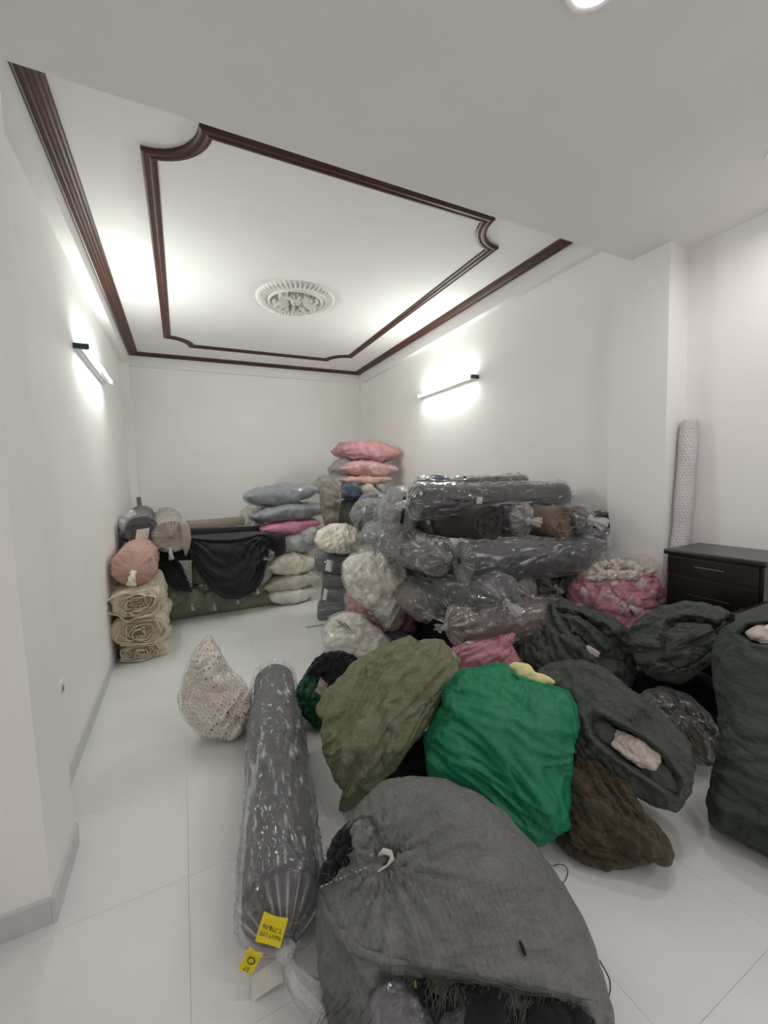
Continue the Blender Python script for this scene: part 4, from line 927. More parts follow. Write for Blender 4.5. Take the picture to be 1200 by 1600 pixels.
# ================================================================== the wall of wrapped rolls on the right
K_char = m_cloth('charcoal_fabric', srgb((54, 55, 58)), .92, .3, 50, .15)
K_dark = m_cloth('blackish_fabric', srgb((40, 39, 43)), .92, .3, 50, .2)
K_dkbr = m_cloth('dark_brown_fabric', srgb((56, 49, 48)), .92, .35, 50, .18)
K_tan = m_cloth('brown_fabric', srgb((122, 104, 90)), .92, .35, 50, .16)
K_mauve = m_cloth('mauve_brown_fabric', srgb((94, 82, 77)), .92, .3, 50, .15)
K_grey = m_cloth('grey_fabric', srgb((104, 103, 105)), .92, .3, 50, .14)
M_filmw = m_film('film_milky', .20, (.80, .80, .80), 7, .35, .16, .36)
PILE = 'fabric rolls in the big pile by the right wall'
def roll(label, A, B=None, d=None, L=None, r=.13, fab=None, film=None, ends=(1, 0), tails=((.2, -.3, -1), None), seed=1, sleeve=None, pl=19, sq=1., kn=.024, tl=.10, group=PILE, spiral=None, filmfab=None, name='fabric_roll', tip=(0., 0.), res=1., build=True, rough=.03, fold=.013, capL=.55, dome=.35):
    A = np.asarray(A, float)
    if B is not None: B = np.asarray(B, float); d = B-A; L = np.linalg.norm(d)
    d = nrm(d); T = Thing(name, label, 'fabric roll', group); nv, nu = int(26*res), int(44*res); rg = np.random.RandomState(seed); bow = (rg.normal()*.014, -abs(rg.normal())*.010)
    roll_body(T, 'fabric', fab, A, d, L, r, nu=nu, nv=nv, seed=seed, rough=rough, squash=sq, dome=.12 if spiral else dome, bow=bow, dent=.035)
    if spiral: spiral_end(T, 'wound_layers', spiral, A+d*.012, d, r*1.0, 8, .06, .02, seed, sq)
    if film is not None:
        s0, s1 = sleeve or (0., L)
        film_roll(T, 'plastic_sleeve', film, A+d*s0, d, s1-s0, r+.004, ends, nu=int(60*res), nv=int(40*res), seed=seed+1, gap=.006, fold=fold, pleats=pl, squash=sq, tip=tip, capL=capL, bow=bow, s0=s0, L0=L)
        for e, (P, dd) in enumerate(((A+d*s0, -d), (A+d*s1, d))):
            if ends[e] == 1 and tails[e] is not None:
                kp = P+dd*(capL*r+.005); kp[2] -= tip[e]*r*.8; knot(T, kp, dd, tails[e], kn, tl, seed+3+e, name='tied_end')
    return T.build() if build else T

# on the floor, mostly hidden
for k, (x, lab) in enumerate([(1.58, 'charcoal roll on the floor under the pile, left'), (1.92, 'charcoal roll on the floor under the pile, middle'), (2.62, 'charcoal roll on the floor under the pile, right')]):
    roll(lab, (x, 2.42+.1*k, .15), d=(.03, 1, 0), L=1.6, r=.145, fab=K_dark, seed=100+k)
roll('mauve brown roll lying crossways at the foot of the pile', at(712, 978, 2.12), at(868, 962, 1.98), r=.125, fab=K_mauve, film=M_filmb, ends=(1, 0), tails=((-.5, -.3, .1), None), seed=110, pl=23, tl=.06)
roll('small brown tied roll end left of the mauve roll', at(668, 950, 2.55), d=(.1, 1, .0), L=1.4, r=.10, fab=K_mauve, film=M_filmb, tails=((-1, -.3, -.1), None), seed=112, tip=(.2, 0), kn=.03, tl=.07)
roll('small black tied roll end above the pink speckled bag', at(703, 950, 2.36), d=(.05, 1, .02), L=1.4, r=.085, fab=K_dark, film=M_filmd, tails=((-.5, -.3, -1), None), seed=114, tip=(.5, 0), kn=.03, tl=.10)
roll('brown wrapped roll end right of the big charcoal roll', at(820, 928, 2.14), d=(-.12, 1, .0), L=1.5, r=.12, fab=K_mauve, film=M_filmb, tails=((.7, -.4, -.5), None), seed=116, pl=23, tip=(.15, 0), tl=.05)
roll('second brown roll end tucked behind the first', at(858, 915, 2.32), d=(-.02, 1, .0), L=1.4, r=.11, fab=K_mauve, film=M_filmb, tails=((.3, -.4, -1), None), seed=118, tl=.05)
roll('plain black roll end beside the clear pink bag', at(893, 918, 2.26), d=(0, 1, 0), L=1.4, r=.13, fab=K_dark, film=M_filmd, tails=((0, -.3, -1), None), seed=119)
roll('big charcoal roll in knotted plastic at the middle of the pile', at(778, 936, 2.0), at(650, 888, 3.3), r=.158, fab=K_char, film=M_filmd, ends=(1, 0), tails=((.45, -.4, -.6), None), seed=120, pl=21, tip=(.05, 0), kn=.03, tl=.09, res=1.35, fold=.012)
roll('clear wrapped roll end with glints left of the long charcoal roll', at(690, 872, 2.42), d=(-.03, 1, .01), L=.75, r=.112, fab=K_mauve, film=M_filmw, tails=((-.6, -.3, .6), None), seed=122, tl=.10, fold=.02)
roll('clear wrapped roll end with raised twist, upper left of the pile', at(645, 852, 2.75), d=(-.05, 1, .02), L=.55, r=.115, fab=K_grey, film=M_filmw, tails=((-.2, -.2, 1.), None), seed=124, tl=.13, fold=.02)
roll('long charcoal roll in plastic lying crossways in the pile', at(724, 876, 2.22), at(928, 864, 2.14), r=.132, fab=K_char, film=M_filmd, ends=(1, 0), tails=(None, None), seed=126, pl=27, res=1.4, fold=.012, capL=.25)
roll('dark wrapped roll behind the long crossways roll', at(900, 847, 2.22), at(944, 846, 2.09), r=.085, fab=K_char, film=M_filmd, ends=(0, 0), seed=127)
roll('dark brown roll with its wound end showing, pulled out of its sleeve', at(765, 818, 2.20), d=(-.03, 1, -.035), L=1.55, r=.124, fab=K_dkbr, spiral=K_dkbr, film=M_filmw, ends=(0, 0), sleeve=(.52, 1.5), seed=130, res=1.4, fold=.02)
roll('charcoal roll with knotted clear end between two unwrapped rolls', at(816, 812, 2.30), d=(-.02, 1, -.03), L=1.5, r=.115, fab=K_char, film=M_filmw, tails=((.8, -.5, -.1), None), seed=132, pl=17, tip=(.1, 0), kn=.03, tl=.07, res=1.2)
roll('brown roll with its wound end showing', at(880, 816, 2.14), d=(-.02, 1, -.035), L=1.5, r=.121, fab=K_tan, spiral=K_tan, film=M_filmw, ends=(0, 0), sleeve=(.6, 1.4), seed=134, res=1.3)
roll('charcoal roll with a torn open knot right of the brown roll', at(913, 812, 2.10), d=(0, 1, -.03), L=1.5, r=.10, fab=K_char, film=M_filmd, tails=((.6, -.6, -.5), None), seed=136, pl=15, kn=.04, tl=.09)
roll('dark wrapped roll resting on the wound rolls along the back wall side', at(655, 770, 2.95), at(815, 762, 2.85), r=.115, fab=K_dark, film=M_filmw, ends=(1, 1), tails=((-.9, -.2, .2), None), seed=138, fold=.016)
T = roll('long dark roll in clear plastic lying across the top of the pile', at(648, 784, 2.48), at(876, 776, 2.46), r=.112, fab=K_dark, film=M_filmd, ends=(1, 1), tails=((-.6, -.4, -.3), (.6, -.1, .2)), seed=140, res=1.5, pl=15, fold=.016, build=False, capL=.4)
tag(T, M_paper, at(658, 771, 2.36), [1, .1, .4], [-.4, -.1, 1], .022, .022, 0., 'paper_tag', seed=1)
tag(T, M_paper, at(750, 782, 2.35), [1, .05, -.1], [.1, -.1, 1], .055, .05, .05, 'paper_tag', seed=2)
T.build()
for lab, ol_, c_, Y_, m_, nm in [('royal blue cloth scrap on top of the pile', [(712,752),(718,746),(726,745),(736,752),(728,757)], (724, 751), 2.9, m_cloth('royal_blue_cloth', srgb((24, 36, 92)), .9), 'cloth_scrap'),
                             ('slate blue cloth scrap on top of the pile, left', [(664,748),(675,743),(690,743),(703,748),(690,754),(672,754)], (684, 748), 2.95, m_cloth('slate_blue_cloth', srgb((62, 76, 104)), .9), 'cloth_scrap')]:
    T = Thing(nm, lab, 'cloth'); puff(T, 'cloth', m_, ol_, c_, Y=Y_, tf=.06, tb=.08, N=24, exc=(.1, .1), hmax=.01, wl=.05, seed=3); T.build()
def bag(name, label, mat, ol_, c_, Y_, tf=.12, tb=.14, film=None, fol=None, N=48, exc=.07, hmax=.016, wl=.08, seed=1, group=None, zmin=None, fexp=1.06, dsp=None, lump=.015, vz=.7, extra=None, smooth=2.5, build=True):
    T = Thing(name, label, 'bag', group)
    P = puff(T, 'stuffing' if film is not None else 'bag_cloth', mat, ol_, c_, Y=Y_, zmin=zmin, tf=tf, tb=tb, vz=vz, N=N, exc=(exc, exc), hmax=hmax, wl=wl, seed=seed, lump=lump, lf=4, disp=dsp, smooth=smooth)
    if film is not None:
        f = fol or [(c_[0]+(x-c_[0])*fexp, c_[1]+(y-c_[1])*fexp) for x, y in ol_]
        puff(T, 'film', film, f, c_, Y=Y_, zmin=zmin, tf=tf*1.12, tb=tb*1.1, vz=vz, N=N, exc=(.06, .06), hmax=.014, wl=.07, seed=seed+1, lump=lump, lf=4, disp=dsp, smooth=1.5)
    if extra: extra(T, P)
    return T.build() if build else (T, P)
B_grey = m_bagged('bagged_grey', srgb((96, 97, 100)), .2, .9, 8, .7, .12)
B_grey2 = m_bagged('bagged_light_grey', srgb((128, 129, 130)), .2, .9, 8, .7, .14)
bag('wrapped_bundle', 'dark bundle squeezed between the pile and the column', K_dark, [(926,800),(938,797),(950,800),(952,832),(940,836),(926,830)], (939, 815), 2.16, .03, .04, M_filmd, N=26)
bag('plastic_bag', 'loose clear bag of grey cloth with a black strap, upper left of the pile', B_grey2, [(598,780),(612,764),(628,762),(648,775),(655,805),(645,835),(620,842),(600,830),(592,805)], (622, 800), 2.95, .14, .16, M_filmc, seed=201, hmax=.022, dsp=folds(.016, 60, 6, .2, 3),
    extra=lambda T, P: T.add('strap', *tube([hit(P, 632, 776, .02), hit(P, 630, 800, .02), hit(P, 627, 818, .02)], [.012, .014, .012], 6)[:2], K_black, label='black strap'))
bag('plastic_bag', 'grey cloth bag with trailing clear plastic in the middle of the stack', B_grey, [(545,805),(553,790),(570,780),(590,778),(606,790),(610,812),(600,828),(578,828),(556,824)], (578, 806), 4.1, .16, .2, M_filmc, fol=[(550,795),(566,774),(590,768),(612,780),(620,805),(612,830),(592,838),(566,826)], seed=203, hmax=.02)
bag('plastic_bag', 'grey cloth bag with gathered end below it, beside the cream pillow', B_grey, [(560,838),(572,820),(592,812),(612,812),(624,828),(622,850),(608,866),(588,866),(568,856)], (592, 840), 3.8, .16, .2, M_filmc, seed=205, hmax=.02, dsp=folds(.018, 70, 8, .2, 3))
bag('plastic_bag', 'pale grey bag of film slumped under the raised twist, behind the white bag', B_grey2, [(560,858),(600,848),(640,860),(668,880),(690,905),(680,950),(640,960),(600,930),(570,890)], (622, 900), 3.35, .12, .2, M_filmc, seed=207)

# ---- white bag, pink bag, white cloth bag
B_white = m_bagged('bagged_white', srgb((228, 224, 212)), .07, .8, 8, .6, .1)
B_pink2 = m_bagged('bagged_dusty_rose', srgb((182, 118, 126)), .2, 1., 8, .8, .06)
bag('plastic_bag', 'white cloth bag on the floor under the pink bag', B_white, [(508,982),(520,965),(540,958),(562,962),(590,985),(612,1003),(618,1030),(590,1050),(545,1046),(514,1030),(506,1005)], (560, 1005), None, .15, .2, M_filmw, seed=221, zmin=.015, exc=.12, hmax=.024, wl=.06, dsp=folds(.018, -20, 7, .2, 3), N=64,
    extra=lambda T, P: [T.add('cloth_stripe', *tube(onskin(P, [(526+k*6, 968+k*2), (531+k*6, 973+k*3), (535+k*6, 980+k*2)], .022), [.003, .0065, .003], 6)[:2], K_dark, label='dark stripe of cloth') for k in range(3)])
bag('plastic_bag', 'dusty rose bag squeezed between two white bags', B_pink2, [(541,930),(560,912),(600,920),(640,945),(648,985),(628,1001),(600,1002),(570,985),(545,962)], (596, 962), 3.28, .14, .2, M_filmd, seed=223, exc=.12, hmax=.02, N=60, dsp=folds(.018, -35, 7, .2, 3),
    extra=lambda T, P: [tag(T, M_paper, hit(P, x, y, .03), [1, -.4, -.5], [.4, -.2, 1], .055, .04, .15, 'paper_label', seed=x) for x, y in [(567,964),(580,958),(604,984)]])
bag('plastic_bag', 'bulky white cloth bag in clear plastic on top of the pink bag', B_white, [(537,882),(548,870),(570,864),(592,862),(600,850),(606,846),(612,862),(628,876),(640,905),(640,945),(628,978),(614,989),(602,978),(584,956),(562,942),(546,924),(538,902)], (592, 912), 3.22, .17, .2, M_filmw, fol=[(535,880),(547,866),(570,859),(590,858),(598,846),(606,838),(615,858),(632,873),(643,905),(642,947),(630,980),(614,993),(600,980),(582,958),(559,945),(543,926),(535,904)], seed=225, N=72, exc=.09, hmax=.024, wl=.09, dsp=chain(folds(.02, 40, 5, .25, 3), folds(.02, -70, 8, .2, 5)))

# ---- grey rolls with white paper labels, stacked
M_wlab = M_paper
for k, (px, py, Y, r, lab, tg) in enumerate([(500,954,4.55,.115,'lowest grey roll of the labelled stack',None),(506,930,4.60,.12,'dark grey roll second from the floor with a white label',(508,929)),(507,906,4.62,.11,'grey roll third from the floor in the labelled stack',None),(497,876,4.66,.13,'uppermost grey roll with a white paper label under the cream pillow',(514,884))]):
    T = roll(lab, at(px, py, Y), d=(.8, -.52, -.02 if k else 0), L=.95, r=r, fab=m_cloth('slate_fabric', srgb((80, 80, 84)), .92, .3, 50, .16), film=M_filmd, ends=(1, 0), tails=(None, None), capL=.2, pl=9, dome=.7, rough=.06, fold=.02, seed=240+k, group='grey rolls with paper labels', build=False)
    if tg: 
        C_ = at(tg[0], tg[1], Y-.24); tag(T, M_paper, C_, [1, -.6, -.35], [.2, -.1, 1], .075 if k == 3 else .045, .13, .1, 'paper_label')
    T.build()

# ---- pillow sacks
def sack(label, px, py, Y, wpx, hpx, dep, mat, seed=1, yaw=0., roll_=0., pitch=0., film=None, group='stuffed plastic sacks stacked by the back wall', name='plastic_sack', sq=.3, crease=.012, fx=1.05):
    C_ = at(px, py, Y); m = mpp(C_); size = (wpx*m*1.02/max(.5, math.cos(yaw)), dep, hpx*m); T = Thing(name, label, 'sack', group)
    C_ = C_+np.array([0, dep*.5*.7, 0])
    pillow(T, 'stuffed_body' , mat, C_, size, yaw, roll_, pitch, seed, square=sq, crease=crease)
    if film is not None: pillow(T, 'film', film, C_, (size[0]*fx, size[1]*1.03, size[2]*1.06), yaw, roll_, pitch, seed, square=sq, crease=crease*1.3)
    return T.build()
def bm(n, c, **k): return m_bagged('bagged_'+n, srgb(c), k.get('var', .14), k.get('coat', .9), k.get('cr', 7), .6, k.get('haze', .06))
B_pink = bm('rose', (192, 132, 136)); B_pink3 = bm('pale_rose', (206, 146, 148)); B_peach = bm('peach', (196, 154, 140)); B_hot = bm('pink', (208, 132, 160), coat=.4)
B_blue = bm('steel_blue', (116, 124, 136)); B_lg = bm('silver_grey', (168, 168, 170)); B_cream = bm('cream', (224, 218, 198)); B_beige = bm('beige', (190, 184, 170)); B_off = bm('off_white', (220, 216, 204))
S1 = 'stuffed sacks of the stack beside the draped black cloth'
sack('off white sack on the floor at the foot of the stack', 460, 931, 5.25, 74, 30, .55, B_off, 1, group=S1)
sack('greyish beige sack second from the floor', 456, 911, 5.27, 86, 26, .55, B_beige, 2, roll_=.06, group=S1)
sack('lumpy cream sack third from the floor', 458, 882, 5.27, 74, 42, .55, B_cream, 3, group=S1)
sack('silvery grey sack below the bright pink one', 464, 850, 5.30, 74, 32, .55, B_lg, 2, group=S1)
sack('bright pink sack under two steel blue sacks', 458, 824, 5.32, 92, 24, .5, B_hot, 1, roll_=.05, group=S1, crease=.006)
sack('steel blue sack on the bright pink one', 455, 801, 5.34, 116, 28, .5, B_blue, 3, roll_=.04, film=M_filmw, group=S1)
sack('uppermost steel blue sack of the stack', 444, 773, 5.36, 108, 34, .5, B_blue, 1, roll_=.07, film=M_filmw, group=S1)
sack('small silvery sack beside the bright pink one', 491, 838, 5.1, 30, 24, .4, B_lg, 2, roll_=.5, group=S1)
S2 = 'pink sacks stacked in the back right corner'
sack('uppermost rose pink sack in the back corner', 580, 705, 5.55, 100, 32, .55, B_pink, 2, roll_=-.06, group=S2)
sack('pale rose sack under the uppermost pink one', 577, 733, 5.55, 96, 30, .55, B_pink3, 3, roll_=-.03, film=M_filmw, group=S2)
sack('peach sack under the two pink ones', 574, 751, 5.5, 84, 18, .55, B_peach, 1, group=S2)
sack('folded navy bundle below the peach sack', 549, 768, 5.35, 33, 25, .4, m_bagged('bagged_navy', srgb((58, 72, 92)), .15, .5, 7, .4, .04), 2, sq=.6, name='cloth_bundle')
sack('folded beige bundle beside the navy one', 578, 768, 5.35, 26, 24, .4, bm('sand', (170, 164, 150)), 3, sq=.6, name='cloth_bundle')
sack('small grey bundle at the end of the bundle row', 597, 768, 5.35, 15, 22, .4, bm('ash', (128, 130, 130)), 1, sq=.6, name='cloth_bundle')
bag('plastic_sack', 'tall olive sack below the navy bundle', m_bagged('bagged_olive', srgb((74, 82, 66)), .15, .5, 7, .5, .04), [(528,785),(545,779),(580,782),(610,785),(615,840),(612,900),(600,940),(560,945),(535,930),(528,860)], (570, 850), 5.55, .2, .25, seed=262, vz=.2, dsp=folds(.02, 70, 6, .2, 3))
T = Thing('cloth_scrap', 'royal blue and green cloth strip tucked below the beige bundle', 'cloth')
for (pp, m_) in (([(556,778),(563,776),(572,777)], m_cloth('royal_blue_cloth', (0, 0, 0))), ([(572,778),(582,776),(594,770)], m_cloth('forest_cloth', srgb((30, 62, 44)), .9))):
    V, F, t3 = tube([at(x, y, 5.28) for x, y in pp], [.028, .036, .024], 10); T.add('cloth_strip', V, F, m_, True, t3)
T.build()
bag('plastic_bag', 'tall brown cloth bag standing right of the steel blue sacks', m_bagged('bagged_taupe', srgb((116, 106, 94)), .22, 1., 7, .7, .06), [(499,762),(508,752),(522,749),(533,754),(532,785),(528,812),(520,824),(508,822),(502,800)], (516, 788), 5.05, .12, .14, seed=264, dsp=folds(.02, 80, 7, .2, 3), vz=.3)
bag('plastic_bag', 'clear bag of grey cloth leaning behind the pink sacks', B_grey2, [(512,733),(524,720),(540,716),(552,722),(553,740),(538,748),(520,746)], (533, 733), 5.75, .12, .14, M_filmc, seed=266, vz=.3)
bag('plastic_bag', 'lower clear bag of grey cloth behind the tall brown bag', B_grey2, [(488,757),(500,746),(520,740),(545,742),(550,752),(540,765),(515,770),(495,770)], (520, 755), 5.7, .12, .14, M_filmc, seed=268, vz=.3)
bag('plastic_bag', 'clear bag behind the stack, between drape and steel blue sacks', B_beige, [(377,800),(388,790),(402,792),(415,805),(412,830),(395,838),(380,828)], (396, 815), 5.95, .12, .14, M_filmc, seed=270, vz=.3)
bag('pillow_sack', 'plump cream pillow sack on the labelled grey rolls', bm('ivory', (226, 221, 204)), [(491,845),(498,830),(515,820),(540,818),(560,826),(574,838),(583,850),(566,861),(540,865),(514,863),(498,856)], (532, 842), 4.3, .2, .25, seed=272, exc=.06, dsp=folds(.012, 85, 10, .3, 3), N=56)

# ================================================================== left corner
OL = 'olive rolls in sacking stacked along the floor'
K_olv = m_cloth('olive_sacking', srgb((134, 136, 116)), .9, .35, 60, .16)
roll('long olive roll lying on the floor under the olive sack ends', at(250, 954, 5.45), at(428, 930, 5.50), r=.145, fab=K_olv, seed=300, group=OL, res=1.3)
M_olf = m_film('film_olive', .10, (.50, .52, .42), 8, .3, .4, .12)
for k, (px, py, r, lab) in enumerate([(268,930,.15,'leftmost olive sack end on the long olive roll'),(300,937,.135,'second olive sack end from the left, with a hanging string'),(334,938,.125,'third olive sack end from the left, below the drape'),(369,928,.13,'fourth olive sack end from the left, with a pale string'),(400,914,.125,'rightmost olive sack end beside the beige sack')]):
    roll(lab, at(px, py, 5.32), d=(.03, 1, .0), L=1.4, r=r, fab=K_olv, film=M_olf, tails=((.1, -.2, -1), None), seed=302+k, group=OL, pl=13, tip=(.35, 0), kn=.018, tl=.07)
T = roll('olive roll with a black label beneath the draped cloth', at(404, 895, 5.22), d=(.02, 1, .0), L=1.4, r=.145, fab=K_olv, film=M_filmw, ends=(1, 0), tails=(None, None), seed=310, group=OL, build=False)
tag(T, K_black, at(398, 886, 5.08), [1, 0, .02], [0, -.1, 1], .2, .08, .02, 'black_label'); T.build()
roll('dark roll end in clear tied plastic beside the drape', at(412, 864, 5.20), d=(.02, 1, .0), L=1.4, r=.12, fab=K_dark, film=M_filmw, tails=((0, -.3, -1), None), seed=312, group=None, tip=(.3, 0), tl=.05)
roll('olive roll hidden under the draped cloth', at(300, 895, 5.5), at(385, 888, 5.5), r=.15, fab=K_olv, seed=314, group=OL)
B1 = roll('long black fabric roll lying over the olive rolls', at(192, 861, 5.30), at(443, 850, 5.30), r=.135, fab=K_black, seed=316, group=None, res=1.3)
roll('second black roll behind the first', at(262, 842, 5.62), at(418, 834, 5.62), r=.12, fab=K_black, seed=318, group=None)
roll('beige roll at the back above the black rolls', at(292, 824, 5.9), at(402, 813, 5.95), r=.085, fab=m_cloth('oatmeal_fabric', srgb((150, 140, 128)), .9), seed=320, group=None)
bag('plastic_bag', 'flat silver film bag between the beige roll and the black roll', B_lg, [(318,832),(340,825),(380,822),(404,822),(402,832),(360,834),(330,836)], (362, 828), 5.75, .08, .1, seed=322, N=30)
bag('cloth_bundle', 'black cloth bundle under the left end of the black roll', K_black, [(228,862),(262,860),(282,880),(292,905),(300,925),(275,922),(255,905),(238,885)], (265, 892), 5.2, .1, .12, seed=324)
# drape: cloth hanging in swags from the black roll
def drape():
    T = Thing('draped_cloth', 'large black cloth draped in swags over the olive rolls', 'cloth')
    top = [(284,838),(310,836),(340,834),(370,832),(400,830),(420,832)]; left = [(284,838),(288,860),(300,880)]; N1, N2 = 70, 56
    bot = [(291,850),(298,872),(312,900),(328,922),(350,935),(375,937),(398,925),(412,902),(418,880),(420,850)]
    def lerp(pl, t): pl = np.array(pl, float); s = np.r_[0, np.cumsum(np.linalg.norm(np.diff(pl, axis=0), axis=1))]; s /= s[-1]; return np.stack([np.interp(t, s, pl[:, i]) for i in (0, 1)], -1)
    u = np.linspace(0, 1, N1); v = np.linspace(0, 1, N2); tp, bt = lerp(top, u), lerp(bot, u); V = np.zeros((N2, N1, 3))
    for i, vv in enumerate(v):
        for j in range(N1):
            p = tp[j]*(1-vv)+bt[j]*vv; sw = math.sin(PI*u[j]); Y = 5.26-.16*math.sin(min(1, vv*3.2)*PI/2)-.03*sw*vv
            if vv < .12: Y = 5.10+.22*(1-vv/.12)
            q = at(p[0], p[1]+(0 if vv > .12 else 0), Y); V[i, j] = q
    A_, B_ = np.meshgrid(u, v, indexing='xy'); cen = A_-.42
    sag = (B_*1.0+.9*(1-np.sqrt(np.clip(1-(cen/.62)**2, 0, 1))))        # swag lines: nested U shapes
    f = .022*np.sin(sag*34+3*waves(np.stack([A_*2, B_*2, 0*A_], -1), .8, 3))*np.clip(B_*3, 0, 1)*(.35+.65*np.abs(cen)/.5)
    f += .020*np.sin((A_*1.0-.55*B_)*46+2*waves(np.stack([A_*2, B_*2, 0*A_+3], -1), .9, 5))*np.clip((A_-.55)*3, 0, 1)*np.clip(B_*4, 0, 1)
    V[..., 1] -= f+.012*fbm(np.stack([A_, B_, 0*A_], -1), 4, 8, 3)
    W = V.copy(); W[..., 1] += .008; n = N1*N2; F = np.r_[gridF(N2, N1), gridF(N2, N1, off=n)[:, ::-1]]
    rim = np.r_[np.arange(N1), np.arange(1, N2)*N1+N1-1, np.arange(N1-2, -1, -1)+(N2-1)*N1, np.arange(N2-2, 0, -1)*N1]; r2 = np.roll(rim, -1)
    F = np.r_[F, np.stack([rim, rim+n, r2+n, r2], -1)]; T.add('cloth', np.r_[V.reshape(-1, 3), W.reshape(-1, 3)], F, m_cloth('black_jersey', srgb((38, 36, 40)), .95, .2, 60, .12)); T.build()
drape()
K_gr = m_cloth('ash_grey_fabric', srgb((100, 98, 102)), .9, .35, 50, .15); K_bg = m_cloth('taupe_fabric', srgb((158, 148, 138)), .9, .4, 40, .18)
T = roll('grey fabric roll with a white tag on the black roll, by the left wall', at(222, 830, 5.0), d=(-.06, 1, .06), L=1.15, r=.155, fab=K_gr, spiral=K_gr, seed=330, group='rolls lying end-on over the black roll', build=False, res=1.3, rough=.04)
tag(T, M_paper, at(222, 838, 4.98), [1, 0, .1], [.2, -.1, 1], .12, .16, .08, 'paper_tag'); 
V, F, t3 = tube([at(199+k*1.2, 842-k*2, 5.02-.0*k) for k in range(4)]+[at(210+k*6, 815-2*k, 5.06) for k in range(5)], .028, 8); T.add('loose_wrap', V, F, K_gr, True, t3); T.build()
T = roll('beige fabric roll with a hanging flap beside the grey roll', at(267, 838, 4.95), d=(-.06, 1, .06), L=1.25, r=.165, fab=K_bg, film=M_filmb, tails=(None, None), pl=15, seed=334, group='rolls lying end-on over the black roll', build=False, res=1.3, rough=.045, capL=.25)
V, F, t3 = tube([at(284,812,4.92), at(290,825,4.9), at(292,840,4.9), at(291,855,4.9), at(290,868,4.9)], [.03, .045, .045, .035, .008], 10); T.add('hanging_flap', V, F, K_bg, True, t3, label='loose beige flap hanging down')
knot(T, at(266, 858, 4.92), (0, -1, -.3), (.1, -.1, -1), .022, .12, 5, name='plastic_tail'); T.build()
bag('plastic_bag', 'crumpled clear bag against the left wall behind the grey roll', B_lg, [(186,815),(195,802),(206,797),(215,805),(212,825),(198,840),(188,838)], (200, 820), 5.3, .08, .1, M_filmc, seed=336, vz=.3, N=30)
T = Thing('cardboard_tube', 'grey cardboard tube end standing in the back left corner', 'tube'); p = at(219, 790, 6.6)
V, F, t3 = tube([[p[0]+.03, p[1], .0], p+[-.01, 0, .12]], .028, 14); T.add('tube', V, F, m_plain('grey_card', srgb((120, 112, 104)), .9), True, t3); T.build()

# ---- cream bundles: folded lengths, wound ends towards the room
def bundle(label, x0, x1, z0, z1, y0, L, mat, seed, group='cream bundles stacked by the left wall'):
    T = Thing('cloth_bundle', label, 'bundle', group); cx, cz, w_, h = (x0+x1)/2, (z0+z1)/2, (x1-x0)/2, (z1-z0)/2; nu = 72; nv = 30
    th = np.arange(nu)/nu*2*PI; sx = np.sign(np.cos(th))*np.abs(np.cos(th))**.55*w_; sz = np.sign(np.sin(th))*np.abs(np.sin(th))**.6*h
    prof = [(0.03, .02), (.012, .6), (0., .9), (.015, .97)]+[(t, 1.) for t in np.linspace(.05, L-.05, nv)]+[(L-.01, .93), (L, .5), (L, .02)]
    Q = np.array([[[sx[j]*q, s, sz[j]*q] for j in range(nu)] for s, q in prof]); n = len(prof)
    Nn = np.stack([np.broadcast_to(np.cos(th), (n, nu)), np.zeros((n, nu)), np.broadcast_to(np.sin(th), (n, nu))], -1)
    Q = Q+Nn*(.018*(ridge(Q*[1, .6, 1], 5, seed)-.5)+.022*fbm(Q, 2.5, seed+2, 2))[..., None]*np.clip(np.array([p_[1] for p_ in prof])*1.0, 0, 1)[:, None, None]
    W = Q+np.array([cx, y0, cz]); W[..., 2] = np.maximum(W[..., 2], .003); T.add('wrapped_cloth', W, gridF(n, nu, True), mat)
    # wound folds on the end
    turns = 6; m = 460; t = np.linspace(0, turns*2*PI, m); rr = .10+.83*(t/t[-1]); rng = np.random.RandomState(seed)
    wob = 1+.26*(1-.5*t/t[-1])*waves(np.stack([np.cos(t), np.sin(t), t/9], -1), .8, seed); X = np.sign(np.cos(t))*np.abs(np.cos(t))**.8*w_*rr*wob; Z = np.sign(np.sin(t))*np.abs(np.sin(t))**.8*h*rr*wob
    X = X+.010*waves(np.stack([X*9, Z*9, t], -1), .5, seed+4); Z = Z+.008*waves(np.stack([X*12, Z*12, t*2], -1), .6, seed+6); th_ = .013; e = .02+.022*waves(np.stack([X*7, Z*7, t/6], -1), .6, seed+3)
    rows = []
    for ox, dy in ((-.5, .06), (-.5, 0), (-.2, -.012), (.2, -.012), (.5, 0), (.5, .06)):
        f = 1+ox*th_/np.maximum(.03, np.hypot(X, Z)); rows.append(np.stack([cx+X*f, y0+dy-e*(dy < .05), cz+Z*f], -1))
    T.add('wound_folds', np.stack(rows), gridF(6, m), mat)
    return T.build()
B_cr = m_bagged('bagged_cream_cloth', srgb((206, 198, 176)), .12, .7, 8, .6, .04)
bundle('lowest flat cream bundle on the floor by the left wall', -.63, -.225, .0, .155, 4.30, .75, B_cr, 401)
bundle('middle cream bundle of the stack by the left wall', -.64, -.215, .145, .42, 4.27, .8, B_cr, 403)
bundle('upper cream bundle under the dusty pink bag', -.64, -.225, .41, .69, 4.24, .85, B_cr, 405)
T = Thing('plastic_bag', 'dusty pink bag with a white knot on the cream bundles', 'bag')
B_dp = m_bagged('bagged_dusty_pink', srgb((186, 142, 132)), .14, .9, 8, .7, .06); A = np.array([-.445, 4.36, .855])
film_roll(T, 'stuffed_body', B_dp, A, (-.0, 1, .04), .62, .165, (1, 1), nu=72, nv=40, seed=411, gap=.01, fold=.012, pleats=13, capL=.45, tip=(.15, 0), squash=.95)
